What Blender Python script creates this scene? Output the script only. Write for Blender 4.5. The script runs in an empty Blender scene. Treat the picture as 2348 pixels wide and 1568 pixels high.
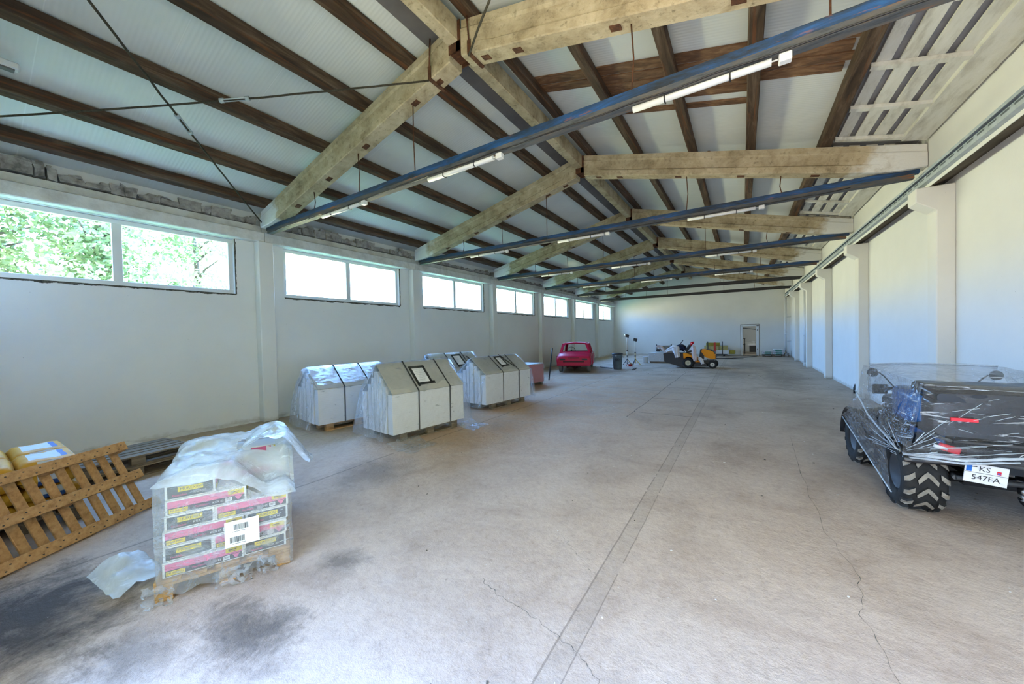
import bpy, bmesh, math, random
from mathutils import Vector, Matrix, noise as mnoise
random.seed(7)
PI = math.pi
sc = bpy.context.scene
C = sc.collection

# ------------------------------------------------------------------ camera
cam_d = bpy.data.cameras.new('camera')
cam = bpy.data.objects.new('camera', cam_d)
C.objects.link(cam)
cam_d.sensor_fit = 'HORIZONTAL'
cam_d.sensor_width = 36.0
cam_d.lens = 829.98 / 2348 * 36.0
cam_d.clip_start = 0.05
cam_d.clip_end = 300
CAMR = Matrix(((0.8435849, 0.00840997, 0.53692996),
               (0.53655212, 0.02743732, -0.84342102),
               (-0.02182507, 0.99958815, 0.01863332)))
m4 = CAMR.to_4x4()
m4.translation = Vector((0, 0, 1.8))
cam.matrix_world = m4
sc.camera = cam

# ------------------------------------------------------------------ view, world, daylight
sc.view_settings.view_transform = 'Standard'
sc.view_settings.look = 'None'
sc.view_settings.exposure = 0.52
sc.view_settings.gamma = 1.0
sc.view_settings.use_curve_mapping = False
try:
    sc.cycles.max_bounces = 8
    sc.cycles.diffuse_bounces = 5
    sc.cycles.glossy_bounces = 4
    sc.cycles.transmission_bounces = 6
    sc.cycles.transparent_max_bounces = 14
    sc.cycles.sample_clamp_indirect = 20.0
    sc.cycles.adaptive_threshold = 0.06
    sc.cycles.caustics_reflective = False
    sc.cycles.caustics_refractive = False
except Exception:
    pass

W = bpy.data.worlds.new('daylight')
sc.world = W
W.use_nodes = True
nt = W.node_tree
nt.nodes.clear()
def wn(t, **k):
    n = nt.nodes.new(t)
    for a, b in k.items():
        setattr(n, a, b)
    return n
wo = wn('ShaderNodeOutputWorld')
wb = wn('ShaderNodeBackground')
wt = wn('ShaderNodeTexCoord')
ws = wn('ShaderNodeSeparateXYZ')
nt.links.new(wt.outputs['Generated'], ws.inputs[0])
wr = wn('ShaderNodeValToRGB')                      # elevation: ground below, sky above
mr = wn('ShaderNodeMapRange')
mr.inputs[1].default_value = -1; mr.inputs[2].default_value = 1
nt.links.new(ws.outputs['Z'], mr.inputs[0])
nt.links.new(mr.outputs[0], wr.inputs[0])
e = wr.color_ramp.elements
SKY = 34.0
e[0].position = 0.0; e[0].color = (0.90, 0.82, 0.48, 1)
e[1].position = 1.0; e[1].color = (0.20, 0.44, 1.1, 1)
for p, c in ((0.40, (0.92, 0.84, 0.52, 1)), (0.53, (0.80, 0.76, 0.58, 1)), (0.555, (0.36, 0.60, 1.1, 1)), (0.66, (0.26, 0.52, 1.1, 1))):
    n = e.new(p); n.color = c
wr2 = wn('ShaderNodeValToRGB')                     # the yard outside the gate is pale concrete
e2 = wr2.color_ramp.elements
e2[0].position = 0.0; e2[0].color = (0.105, 0.086, 0.068, 1)
e2[1].position = 1.0; e2[1].color = (0.043, 0.074, 0.135, 1)
for p, c in ((0.485, (0.105, 0.09, 0.074, 1)), (0.53, (0.105, 0.10, 0.092, 1)), (0.56, (0.095, 0.107, 0.122, 1)), (0.66, (0.07, 0.098, 0.135, 1))):
    n = e2.new(p); n.color = c
nt.links.new(mr.outputs[0], wr2.inputs[0])
mx = wn('ShaderNodeMix', data_type='RGBA')
mry = wn('ShaderNodeMapRange')
mry.inputs[1].default_value = -0.75; mry.inputs[2].default_value = -0.35
mry.inputs[3].default_value = 1; mry.inputs[4].default_value = 0
nt.links.new(ws.outputs['Y'], mry.inputs[0])
nt.links.new(mry.outputs[0], mx.inputs[0])
nt.links.new(wr.outputs[0], mx.inputs[6])
nt.links.new(wr2.outputs[0], mx.inputs[7])
# sky right of the yard is darkened, added to sharpen the gate shadow
mrx = wn('ShaderNodeMapRange')
mrx.inputs[1].default_value = 0.2; mrx.inputs[2].default_value = 0.5
nt.links.new(ws.outputs['X'], mrx.inputs[0])
mx2 = wn('ShaderNodeMix', data_type='RGBA')
mx2.inputs[7].default_value = (0.035, 0.045, 0.025, 1)
nt.links.new(mrx.outputs[0], mx2.inputs[0])
nt.links.new(mx.outputs[2], mx2.inputs[6])
nt.links.new(mx2.outputs[2], wb.inputs[0])
wb.inputs[1].default_value = SKY
nt.links.new(wb.outputs[0], wo.inputs[0])

WALLX, COLX = -9.12, -8.9          # left wall and column faces
RWALLX, RCOLX = 2.70, 2.5
YB, YF = -0.10, 30.4                # back and far wall
BAY, Y0 = 4.4, 3.9
RX = -3.2                          # ridge
FRAMES = [Y0 + BAY * k for k in range(-1, 6)]

def portal(name, loc, rot, sx, sy):
    l = bpy.data.lights.new(name, 'AREA')
    l.shape = 'RECTANGLE'; l.size = sx; l.size_y = sy
    l.energy = 1
    l.cycles.is_portal = True
    o = bpy.data.objects.new(name, l)
    C.objects.link(o)
    o.location = loc; o.rotation_euler = rot
    return o
for k in range(-1, 6):
    yc = Y0 + BAY * k + 2.18
    portal('window_daylight', (-9.5, yc, 3.38), (0, -PI / 2, 0), 1.15, 3.4)
portal('gate_daylight', (-0.4, YB - 0.36, 1.95), (PI / 2, 0, 0), 5.3, 3.9)

# ------------------------------------------------------------------ mesh helpers
class MB:
    def __init__(s):
        s.bm = bmesh.new()
    def face(s, pts, mi=0, smooth=False):
        f = s.bm.faces.new([s.bm.verts.new(p) for p in pts]); f.material_index = mi; f.smooth = smooth
        return f
    def box(s, c, d, rot=None, mi=0, jit=0.0):
        hx, hy, hz = d[0] / 2, d[1] / 2, d[2] / 2
        vs = []
        for x, y, z in ((-1, -1, -1), (1, -1, -1), (1, 1, -1), (-1, 1, -1), (-1, -1, 1), (1, -1, 1), (1, 1, 1), (-1, 1, 1)):
            p = Vector((x * hx, y * hy, z * hz))
            if jit:
                p += Vector((random.uniform(-jit, jit), random.uniform(-jit, jit), random.uniform(-jit, jit)))
            if rot is not None:
                p = rot @ p
            vs.append(s.bm.verts.new(p + Vector(c)))
        for q in ((0, 3, 2, 1), (4, 5, 6, 7), (0, 1, 5, 4), (1, 2, 6, 5), (2, 3, 7, 6), (3, 0, 4, 7)):
            f = s.bm.faces.new([vs[i] for i in q]); f.material_index = mi
        return vs
    def b2(s, x0, x1, y0, y1, z0, z1, mi=0):
        return s.box(((x0 + x1) / 2, (y0 + y1) / 2, (z0 + z1) / 2), (abs(x1 - x0), abs(y1 - y0), abs(z1 - z0)), mi=mi)
    def bar(s, a, b, w, h, up=(0, 0, 1), mi=0):
        a, b = Vector(a), Vector(b)
        d = (b - a); L = d.length; d.normalize()
        u = Vector(up); r = d.cross(u)
        if r.length < 1e-4:
            r = d.cross(Vector((1, 0, 0)))
        r.normalize(); u = r.cross(d)
        s.box((a + b) / 2, (L, w, h), rot=Matrix((d, r, u)).transposed(), mi=mi)
    def prism(s, poly, fn, mi=0, smooth=False, caps=True):
        """poly: list of 2-D points; fn(p, t) -> 3-D for t in 0, 1"""
        a = [s.bm.verts.new(fn(p, 0)) for p in poly]
        b = [s.bm.verts.new(fn(p, 1)) for p in poly]
        n = len(poly)
        for i in range(n):
            f = s.bm.faces.new((a[i], a[(i + 1) % n], b[(i + 1) % n], b[i])); f.material_index = mi; f.smooth = smooth
        if caps:
            f = s.bm.faces.new(a[::-1]); f.material_index = mi
            f = s.bm.faces.new(b); f.material_index = mi
    def tube(s, pts, r, n=8, mi=0, closed=False):
        pts = [Vector(p) for p in pts]
        rs = r if isinstance(r, (list, tuple)) else [r] * len(pts)
        rings = []; N = len(pts); ref = None
        for i, p in enumerate(pts):
            if closed:
                t = pts[(i + 1) % N] - pts[i - 1]
            else:
                t = pts[min(i + 1, N - 1)] - pts[max(i - 1, 0)]
            t.normalize()
            if ref is None:
                ref = Vector((0, 0, 1)) if abs(t.z) < 0.9 else Vector((1, 0, 0))
            u = ref - t * ref.dot(t)
            if u.length < 1e-5:
                u = t.orthogonal()
            u.normalize(); v = t.cross(u); ref = u
            rings.append([s.bm.verts.new(p + (u * math.cos(2 * PI * k / n) + v * math.sin(2 * PI * k / n)) * rs[i]) for k in range(n)])
        M = N if closed else N - 1
        for i in range(M):
            A, B = rings[i], rings[(i + 1) % N]
            for k in range(n):
                f = s.bm.faces.new((A[k], A[(k + 1) % n], B[(k + 1) % n], B[k])); f.smooth = True; f.material_index = mi
        if not closed:
            f = s.bm.faces.new(rings[0][::-1]); f.material_index = mi
            f = s.bm.faces.new(rings[-1]); f.material_index = mi
    def lathe(s, prof, n=24, c=(0, 0, 0), axis='Z', mi=0, smooth=True, sx=1.0, ring=False):
        """prof: [(radius, height)] closed with caps when the radius is > 0"""
        c = Vector(c); rings = []
        for r, h in prof:
            rr = []
            for k in range(n):
                a = 2 * PI * k / n
                x, y = r * math.cos(a), r * math.sin(a)
                if axis == 'Z': p = Vector((x * sx, y, h))
                elif axis == 'X': p = Vector((h, x, y))
                else: p = Vector((x, h, y))
                rr.append(s.bm.verts.new(c + p))
            rings.append(rr)
        if ring: rings.append(rings[0])
        for A, B in zip(rings, rings[1:]):
            for k in range(n):
                f = s.bm.faces.new((A[k], A[(k + 1) % n], B[(k + 1) % n], B[k])); f.smooth = smooth; f.material_index = mi
        if ring: return
        for R, rev in ((rings[0], True), (rings[-1], False)):
            f = s.bm.faces.new(R[::-1] if rev else R); f.material_index = mi
    def grid(s, nx, ny, fn, mi=0, smooth=True, skip=None):
        V = [[s.bm.verts.new(fn(i / nx, j / ny)) for j in range(ny + 1)] for i in range(nx + 1)]
        for i in range(nx):
            for j in range(ny):
                if skip and skip(i, j): continue
                f = s.bm.faces.new((V[i][j], V[i + 1][j], V[i + 1][j + 1], V[i][j + 1])); f.smooth = smooth; f.material_index = mi
        return V
    def loft(s, rings, mi=0, smooth=True, cap=True, closed=True):
        R = [[s.bm.verts.new(p) for p in r] for r in rings]
        n = len(R[0])
        for A, B in zip(R, R[1:]):
            for k in range(n if closed else n - 1):
                f = s.bm.faces.new((A[k], A[(k + 1) % n], B[(k + 1) % n], B[k])); f.smooth = smooth; f.material_index = mi
        if cap and closed:
            s.bm.faces.new(R[0][::-1]).material_index = mi
            s.bm.faces.new(R[-1]).material_index = mi
    def text(s, body, size, fn, mi=0, align='CENTER', depth=0.0):
        """flat lettering; fn((x, y)) -> 3-D point"""
        me = text_mesh(body, size, align)
        vs = [s.bm.verts.new(fn((v.co.x, v.co.y))) for v in me.vertices]
        for p in me.polygons:
            try:
                f = s.bm.faces.new([vs[i] for i in p.vertices]); f.material_index = mi
            except ValueError:
                pass
    def mesh(s, name, mats=(), bevel=0.0, seg=1, fixn=True):
        if fixn:
            bmesh.ops.recalc_face_normals(s.bm, faces=s.bm.faces)
        if bevel:
            ed = [e for e in s.bm.edges if len(e.link_faces) == 2 and e.calc_face_angle(0) > 0.6]
            bmesh.ops.bevel(s.bm, geom=ed, offset=bevel, segments=seg, affect='EDGES', clamp_overlap=True)
        me = bpy.data.meshes.new(name)
        s.bm.to_mesh(me); s.bm.free()
        for m in (mats if isinstance(mats, (list, tuple)) else [mats]):
            me.materials.append(m)
        return me
    def build(s, name, mats, parent=None, bevel=0.0, seg=1, loc=None, rotz=0.0, fixn=True):
        o = bpy.data.objects.new(name, s.mesh(name, mats, bevel, seg, fixn))
        C.objects.link(o)
        if parent is not None: o.parent = parent
        if loc is not None: o.location = loc
        if rotz: o.rotation_euler = (0, 0, rotz)
        return o

_tc = {}
def text_mesh(body, size, align='CENTER'):
    k = (body, size, align)
    if k not in _tc:
        cu = bpy.data.curves.new('lettering', 'FONT')
        cu.body = body; cu.size = size; cu.align_x = align; cu.align_y = 'CENTER'; cu.resolution_u = 2
        o = bpy.data.objects.new('lettering', cu)
        C.objects.link(o)
        dg = bpy.context.evaluated_depsgraph_get()
        _tc[k] = bpy.data.meshes.new_from_object(o.evaluated_get(dg))
        bpy.data.objects.remove(o)
    return _tc[k]

def tag(o, label=None, cat=None, group=None, kind=None):
    if label: o['label'] = label
    if cat: o['category'] = cat
    if group: o['group'] = group
    if kind: o['kind'] = kind
    return o
def thing(name, label, cat, loc=(0, 0, 0), rotz=0.0, group=None):
    o = bpy.data.objects.new(name, None)
    o.empty_display_size = 0.1
    C.objects.link(o)
    o.location = loc; o.rotation_euler = (0, 0, rotz)
    return tag(o, label, cat, group)
def struct(o):
    o['kind'] = 'structure'
    return o
def dup(root, loc=None, rotz=None, label=None, group=None):
    r = root.copy(); C.objects.link(r)
    if loc is not None: r.location = loc
    if rotz is not None: r.rotation_euler = (0, 0, rotz)
    if label: r['label'] = label
    if group: r['group'] = group
    for ch in list(root.children):
        c = ch.copy(); C.objects.link(c); c.parent = r
        for g in list(ch.children):
            d = g.copy(); C.objects.link(d); d.parent = c
    return r
def rot(ax, a):
    return Matrix.Rotation(a, 3, ax)
def nz(x, y, z=0.0, s=1.0):
    return mnoise.noise(Vector((x * s, y * s, z * s)))
ORD = ['first', 'second', 'third', 'fourth', 'fifth', 'sixth', 'seventh', 'eighth', 'ninth']

# ------------------------------------------------------------------ materials
def newmat(name):
    m = bpy.data.materials.new(name); m.use_nodes = True
    n = m.node_tree.nodes; b = n.get('Principled BSDF')
    return m, m.node_tree, n, b
def link(t, a, b): t.links.new(a, b)
def coords(t, scale=(1, 1, 1)):
    tc = t.nodes.new('ShaderNodeTexCoord'); mp = t.nodes.new('ShaderNodeMapping')
    mp.inputs['Scale'].default_value = scale
    link(t, tc.outputs['Object'], mp.inputs[0])
    return mp.outputs[0]
def nodenoise(t, co, scale, detail=4, rough=0.6, dist=0.0):
    n = t.nodes.new('ShaderNodeTexNoise')
    n.inputs['Scale'].default_value = scale; n.inputs['Detail'].default_value = detail
    n.inputs['Roughness'].default_value = rough; n.inputs['Distortion'].default_value = dist
    link(t, co, n.inputs['Vector'])
    return n.outputs['Fac']
def ramp(t, fac, stops):
    r = t.nodes.new('ShaderNodeValToRGB'); e = r.color_ramp.elements
    e[0].position, e[0].color = stops[0][0], (*stops[0][1], 1)
    e[1].position, e[1].color = stops[-1][0], (*stops[-1][1], 1)
    for p, c in stops[1:-1]:
        x = e.new(p); x.color = (*c, 1)
    link(t, fac, r.inputs[0])
    return r.outputs[0]
def mixc(t, fac, a, b, mode='MIX'):
    m = t.nodes.new('ShaderNodeMix'); m.data_type = 'RGBA'; m.blend_type = mode
    if isinstance(fac, (int, float)): m.inputs[0].default_value = fac
    else: link(t, fac, m.inputs[0])
    for i, v in ((6, a), (7, b)):
        if isinstance(v, tuple): m.inputs[i].default_value = (*v, 1)
        else: link(t, v, m.inputs[i])
    return m.outputs[2]
def mathn(t, op, a, b=0.0, c=None, clamp=False):
    m = t.nodes.new('ShaderNodeMath'); m.operation = op; m.use_clamp = clamp
    for i, v in enumerate((a, b) if c is None else (a, b, c)):
        if isinstance(v, (int, float)): m.inputs[i].default_value = v
        else: link(t, v, m.inputs[i])
    return m.outputs[0]
def bump(t, b, h, strength, dist=0.02):
    n = t.nodes.new('ShaderNodeBump'); n.inputs['Strength'].default_value = strength; n.inputs['Distance'].default_value = dist
    link(t, h, n.inputs['Height']); link(t, n.outputs[0], b.inputs['Normal'])
def flat(name, col, rough=0.6, metal=0.0, spec=0.5, trans=0.0):
    m, t, n, b = newmat(name)
    b.inputs['Base Color'].default_value = (*col, 1); b.inputs['Roughness'].default_value = rough
    b.inputs['Metallic'].default_value = metal; b.inputs['Specular IOR Level'].default_value = spec
    return m
def mottled(name, stops, scale=4.0, rough=0.8, metal=0.0, bmp=0.2, bscale=30.0, stretch=(1, 1, 1), detail=5, dist=0.0, spec=0.3):
    m, t, n, b = newmat(name)
    co = coords(t, stretch)
    f = nodenoise(t, co, scale, detail, 0.65, dist)
    link(t, ramp(t, f, stops), b.inputs['Base Color'])
    b.inputs['Roughness'].default_value = rough; b.inputs['Metallic'].default_value = metal
    b.inputs['Specular IOR Level'].default_value = spec
    if bmp:
        bump(t, b, nodenoise(t, co, bscale, 4, 0.6), bmp, 0.01)
    return m
def sheet_fresnel(t, ior, normal=None):
    """the same reflectance from both faces of a thin sheet"""
    g = t.nodes.new('ShaderNodeNewGeometry')
    fr = t.nodes.new('ShaderNodeFresnel')
    link(t, mathn(t, 'ADD', mathn(t, 'MULTIPLY', g.outputs['Backfacing'], 1.0 / ior - ior), ior), fr.inputs[0])
    if normal is not None: link(t, normal, fr.inputs['Normal'])
    return fr.outputs[0]
def film(name, clear=0.75, col=(0.86, 0.92, 1.0), wr=6.0, milk=(0.35, 0.75), rough=0.12, gloss=0.5, streak=(3, 3, 3), glint=0.0, gth=(0.60, 0.70), bst=1.0):
    """thin plastic: mostly see-through, milky where it is folded, glints painted as white streaks, with a wrinkled shine"""
    m, t, n, b = newmat(name)
    n.remove(b)
    out = [x for x in n if x.type == 'OUTPUT_MATERIAL'][0]
    co = coords(t)
    w = nodenoise(t, co, wr, 6, 0.7, 1.5)
    tr = n.new('ShaderNodeBsdfTransparent'); tr.inputs[0].default_value = (0.98, 0.985, 1.0, 1)
    df = n.new('ShaderNodeBsdfDiffuse'); df.inputs[0].default_value = (*col, 1)
    tl = n.new('ShaderNodeBsdfTranslucent'); tl.inputs[0].default_value = (*col, 1)
    gl = n.new('ShaderNodeBsdfGlossy'); gl.inputs['Roughness'].default_value = rough
    bp = n.new('ShaderNodeBump'); bp.inputs['Strength'].default_value = bst; bp.inputs['Distance'].default_value = 0.03
    st = nodenoise(t, coords(t, streak), 2.2, 5, 0.65, 0.7)
    w2 = nodenoise(t, co, wr * 2.5, 5, 0.7, 2.0)
    link(t, mathn(t, 'ADD', w2, st), bp.inputs['Height']); link(t, bp.outputs[0], gl.inputs['Normal'])
    m1 = n.new('ShaderNodeMixShader'); m1.inputs[0].default_value = 0.4
    link(t, df.outputs[0], m1.inputs[1]); link(t, tl.outputs[0], m1.inputs[2])
    m2 = n.new('ShaderNodeMixShader')
    mrn = n.new('ShaderNodeMapRange'); mrn.inputs[1].default_value = milk[0]; mrn.inputs[2].default_value = milk[1]
    mrn.inputs[3].default_value = 1 - clear; mrn.inputs[4].default_value = min(1.0, (1 - clear) * 2.2)
    link(t, w, mrn.inputs[0])
    fac = mrn.outputs[0]
    if glint:  # highlights on the film, painted as white streaks
        g = n.new('ShaderNodeMapRange'); g.inputs[1].default_value = gth[0]; g.inputs[2].default_value = gth[1]; g.inputs[4].default_value = glint
        link(t, st, g.inputs[0])
        fac = mathn(t, 'ADD', fac, g.outputs[0], clamp=True)
    link(t, fac, m2.inputs[0])
    link(t, tr.outputs[0], m2.inputs[1]); link(t, m1.outputs[0], m2.inputs[2])
    fr = sheet_fresnel(t, 1.45, bp.outputs[0])
    m3 = n.new('ShaderNodeMixShader')
    link(t, mathn(t, 'MULTIPLY', fr, gloss * 2, clamp=True), m3.inputs[0])
    link(t, m2.outputs[0], m3.inputs[1]); link(t, gl.outputs[0], m3.inputs[2])
    link(t, m3.outputs[0], out.inputs[0])
    return m
# ------------------------------------------------------------------ surface materials
def wall_mat(name, col=(0.80, 0.81, 0.79), dirt=True):
    m, t, n, b = newmat(name)
    co = coords(t)
    f = nodenoise(t, co, 0.9, 5, 0.6)
    c = ramp(t, f, [(0.3, tuple(x * 0.94 for x in col)), (0.7, col)])
    if dirt:                                        # damp-stained foot of the wall, worn edges
        sx = t.nodes.new('ShaderNodeSeparateXYZ'); link(t, co, sx.inputs[0])
        g = nodenoise(t, co, 5.0, 6, 0.7, 0.6)
        z = mathn(t, 'SUBTRACT', mathn(t, 'MULTIPLY', g, 0.22), sx.outputs[2])
        k = mathn(t, 'MULTIPLY', z, 14.0, clamp=True)
        c = mixc(t, mathn(t, 'MULTIPLY', k, 0.6), c, (0.45, 0.42, 0.36))
        sp = nodenoise(t, co, 38.0, 2, 0.5)
        c = mixc(t, mathn(t, 'GREATER_THAN', sp, 0.79), c, (0.3, 0.29, 0.27))
    link(t, c, b.inputs['Base Color'])
    b.inputs['Roughness'].default_value = 0.85; b.inputs['Specular IOR Level'].default_value = 0.2
    bump(t, b, nodenoise(t, co, 2.2, 6, 0.65), 0.25, 0.02)
    return m
M_WALL = wall_mat('white_plaster')
M_COL = wall_mat('white_column_paint', (0.79, 0.79, 0.75))
M_PAINT = mottled('rough_white_paint', [(0.3, (0.52, 0.51, 0.47)), (0.55, (0.72, 0.72, 0.68)), (0.8, (0.76, 0.76, 0.73))], 3.0, 0.85, bmp=0.35, bscale=22)
M_MASON = mottled('bare_masonry', [(0.3, (0.16, 0.15, 0.14)), (0.5, (0.36, 0.34, 0.31)), (0.7, (0.5, 0.48, 0.44))], 7.0, 0.95, bmp=0.9, bscale=30)
M_FOAM = mottled('ragged_edge_joint', [(0.35, (0.04, 0.04, 0.035)), (0.65, (0.16, 0.15, 0.12))], 20.0, 0.95, bmp=0.8)
M_FRAME = flat('white_window_frame', (0.72, 0.75, 0.75), 0.35)
M_GREYSHEET = mottled('grey_ridge_sheet', [(0.3, (0.12, 0.115, 0.115)), (0.7, (0.17, 0.16, 0.16))], 2.0, 0.6, bmp=0)
M_WHITEWOOD = mottled('whitewashed_boards', [(0.25, (0.42, 0.40, 0.34)), (0.5, (0.66, 0.65, 0.58)), (0.75, (0.74, 0.73, 0.68))], 3.0, 0.85, stretch=(3, 0.6, 3), bmp=0.3)
M_GALV = mottled('galvanised_steel', [(0.3, (0.36, 0.41, 0.45)), (0.7, (0.50, 0.56, 0.60))], 8.0, 0.5, metal=0.2, bmp=0.1)
def slotted():
    m, t, n, b = newmat('slotted_galvanised_steel')
    co = coords(t); sx = t.nodes.new('ShaderNodeSeparateXYZ'); link(t, co, sx.inputs[0])
    c = ramp(t, nodenoise(t, co, 8.0, 4), [(0.3, (0.34, 0.40, 0.44)), (0.7, (0.48, 0.55, 0.60))])
    y = mathn(t, 'LESS_THAN', mathn(t, 'FRACT', mathn(t, 'MULTIPLY', sx.outputs[1], 4.2)), 0.66)
    z = mathn(t, 'MULTIPLY', mathn(t, 'GREATER_THAN', sx.outputs[2], 0.085), mathn(t, 'LESS_THAN', sx.outputs[2], 0.122))
    c = mixc(t, mathn(t, 'MULTIPLY', mathn(t, 'MULTIPLY', y, z), 0.85), c, (0.06, 0.08, 0.10))
    link(t, c, b.inputs['Base Color']); b.inputs['Roughness'].default_value = 0.5; b.inputs['Metallic'].default_value = 0.15
    return m
M_SLOT = slotted()
M_BROWNU = mottled('dark_brown_underside', [(0.3, (0.05, 0.038, 0.028)), (0.6, (0.10, 0.08, 0.06)), (0.8, (0.16, 0.13, 0.10))], 3.0, 0.9, bmp=0.3)
M_BACK = mottled('grey_backing', [(0.3, (0.30, 0.30, 0.32)), (0.7, (0.44, 0.44, 0.45))], 2.0, 0.8, bmp=0.1)
M_DARKSLOT = flat('dark_slot', (0.03, 0.035, 0.04), 0.8)
M_RUST = mottled('rusty_steel', [(0.3, (0.045, 0.02, 0.012)), (0.55, (0.11, 0.045, 0.022)), (0.8, (0.20, 0.085, 0.035))], 14.0, 0.85, metal=0.1, bmp=0.5)
M_CABLE = mottled('greasy_cable', [(0.3, (0.02, 0.018, 0.012)), (0.7, (0.075, 0.06, 0.04))], 40.0, 0.8, bmp=0.6)
M_PIPE = flat('grey_white_plastic_pipe', (0.66, 0.69, 0.71), 0.4)
M_BLACK = flat('black_plastic', (0.018, 0.018, 0.02), 0.45)
M_RUBBER = mottled('black_rubber', [(0.3, (0.016, 0.016, 0.016)), (0.7, (0.035, 0.034, 0.032))], 9.0, 0.8, bmp=0.2)
M_STEEL = flat('bright_steel', (0.6, 0.6, 0.6), 0.3, 0.9)
M_LED = flat('white_tube_lens', (0.70, 0.71, 0.72), 0.4)

def concrete_mat():
    m, t, n, b = newmat('aged_concrete')
    co = coords(t)
    f = nodenoise(t, co, 2.6, 7, 0.7, 0.4)
    c = ramp(t, f, [(0.28, (0.19, 0.15, 0.085)), (0.45, (0.40, 0.325, 0.21)), (0.62, (0.52, 0.44, 0.30)), (0.8, (0.58, 0.52, 0.40))])
    g = nodenoise(t, co, 16.0, 5, 0.7)
    c = mixc(t, mathn(t, 'MULTIPLY', mathn(t, 'SUBTRACT', g, 0.56), 5.0, clamp=True), c, (0.14, 0.115, 0.07))
    sx = t.nodes.new('ShaderNodeSeparateXYZ'); link(t, co, sx.inputs[0])
    # white paint sprayed over both ends of the beam
    d = mathn(t, 'ABSOLUTE', mathn(t, 'SUBTRACT', sx.outputs[0], -3.2))
    w = mathn(t, 'ADD', d, mathn(t, 'MULTIPLY', nodenoise(t, co, 2.4, 4, 0.6), 1.4))
    k = mathn(t, 'MULTIPLY', mathn(t, 'SUBTRACT', w, 5.55), 3.5, clamp=True)
    c = mixc(t, k, c, (0.70, 0.70, 0.66))
    link(t, c, b.inputs['Base Color'])
    b.inputs['Roughness'].default_value = 0.9; b.inputs['Specular IOR Level'].default_value = 0.2
    bump(t, b, nodenoise(t, co, 24, 5, 0.7), 0.5, 0.012)
    return m
M_CONC = concrete_mat()

def timber_mat(name, stops, streak=(0.16, 0.055, 0.018)):
    m, t, n, b = newmat(name)
    co = coords(t, (5, 0.55, 5))
    f = nodenoise(t, co, 2.2, 6, 0.65, 0.8)
    c = ramp(t, f, stops)
    g = nodenoise(t, coords(t, (9, 0.3, 9)), 2.0, 4, 0.6, 0.5)
    c = mixc(t, mathn(t, 'MULTIPLY', mathn(t, 'SUBTRACT', g, 0.55), 5.0, clamp=True), c, streak)
    link(t, c, b.inputs['Base Color'])
    b.inputs['Roughness'].default_value = 0.75; b.inputs['Specular IOR Level'].default_value = 0.25
    bump(t, b, f, 0.5, 0.02)
    return m
M_PURLIN = timber_mat('dark_old_timber', [(0.3, (0.028, 0.018, 0.012)), (0.5, (0.07, 0.042, 0.026)), (0.7, (0.15, 0.105, 0.07))])
def board_mat():
    m, t, n, b = newmat('brown_boards')
    co = coords(t, (0.55, 5, 5))
    f = nodenoise(t, co, 2.2, 6, 0.65, 0.8)
    c = ramp(t, f, [(0.3, (0.05, 0.025, 0.012)), (0.5, (0.15, 0.07, 0.03)), (0.68, (0.26, 0.15, 0.075)), (0.75, (0.42, 0.13, 0.025))])
    link(t, c, b.inputs['Base Color'])
    b.inputs['Roughness'].default_value = 0.75
    bump(t, b, f, 0.5, 0.02)
    return m
M_BOARD = board_mat()

def panel_mat():
    m, t, n, b = newmat('roof_panel')
    co = coords(t)
    sx = t.nodes.new('ShaderNodeSeparateXYZ'); link(t, co, sx.inputs[0])
    f = nodenoise(t, co, 0.8, 4, 0.6)
    c = ramp(t, f, [(0.3, (0.60, 0.62, 0.60)), (0.7, (0.68, 0.70, 0.67))])
    # panel joints every metre, running down the slope
    y = mathn(t, 'FRACT', mathn(t, 'ADD', sx.outputs[1], 0.33))
    j = mathn(t, 'LESS_THAN', y, 0.010)
    c = mixc(t, mathn(t, 'MULTIPLY', j, 0.35), c, (0.85, 0.87, 0.85))
    link(t, c, b.inputs['Base Color'])
    b.inputs['Roughness'].default_value = 0.42; b.inputs['Specular IOR Level'].default_value = 0.4
    s = mathn(t, 'SINE', mathn(t, 'MULTIPLY', sx.outputs[1], 2 * PI / 0.05))
    bump(t, b, s, 0.13, 0.005)
    return m
M_PANEL = panel_mat()

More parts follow.
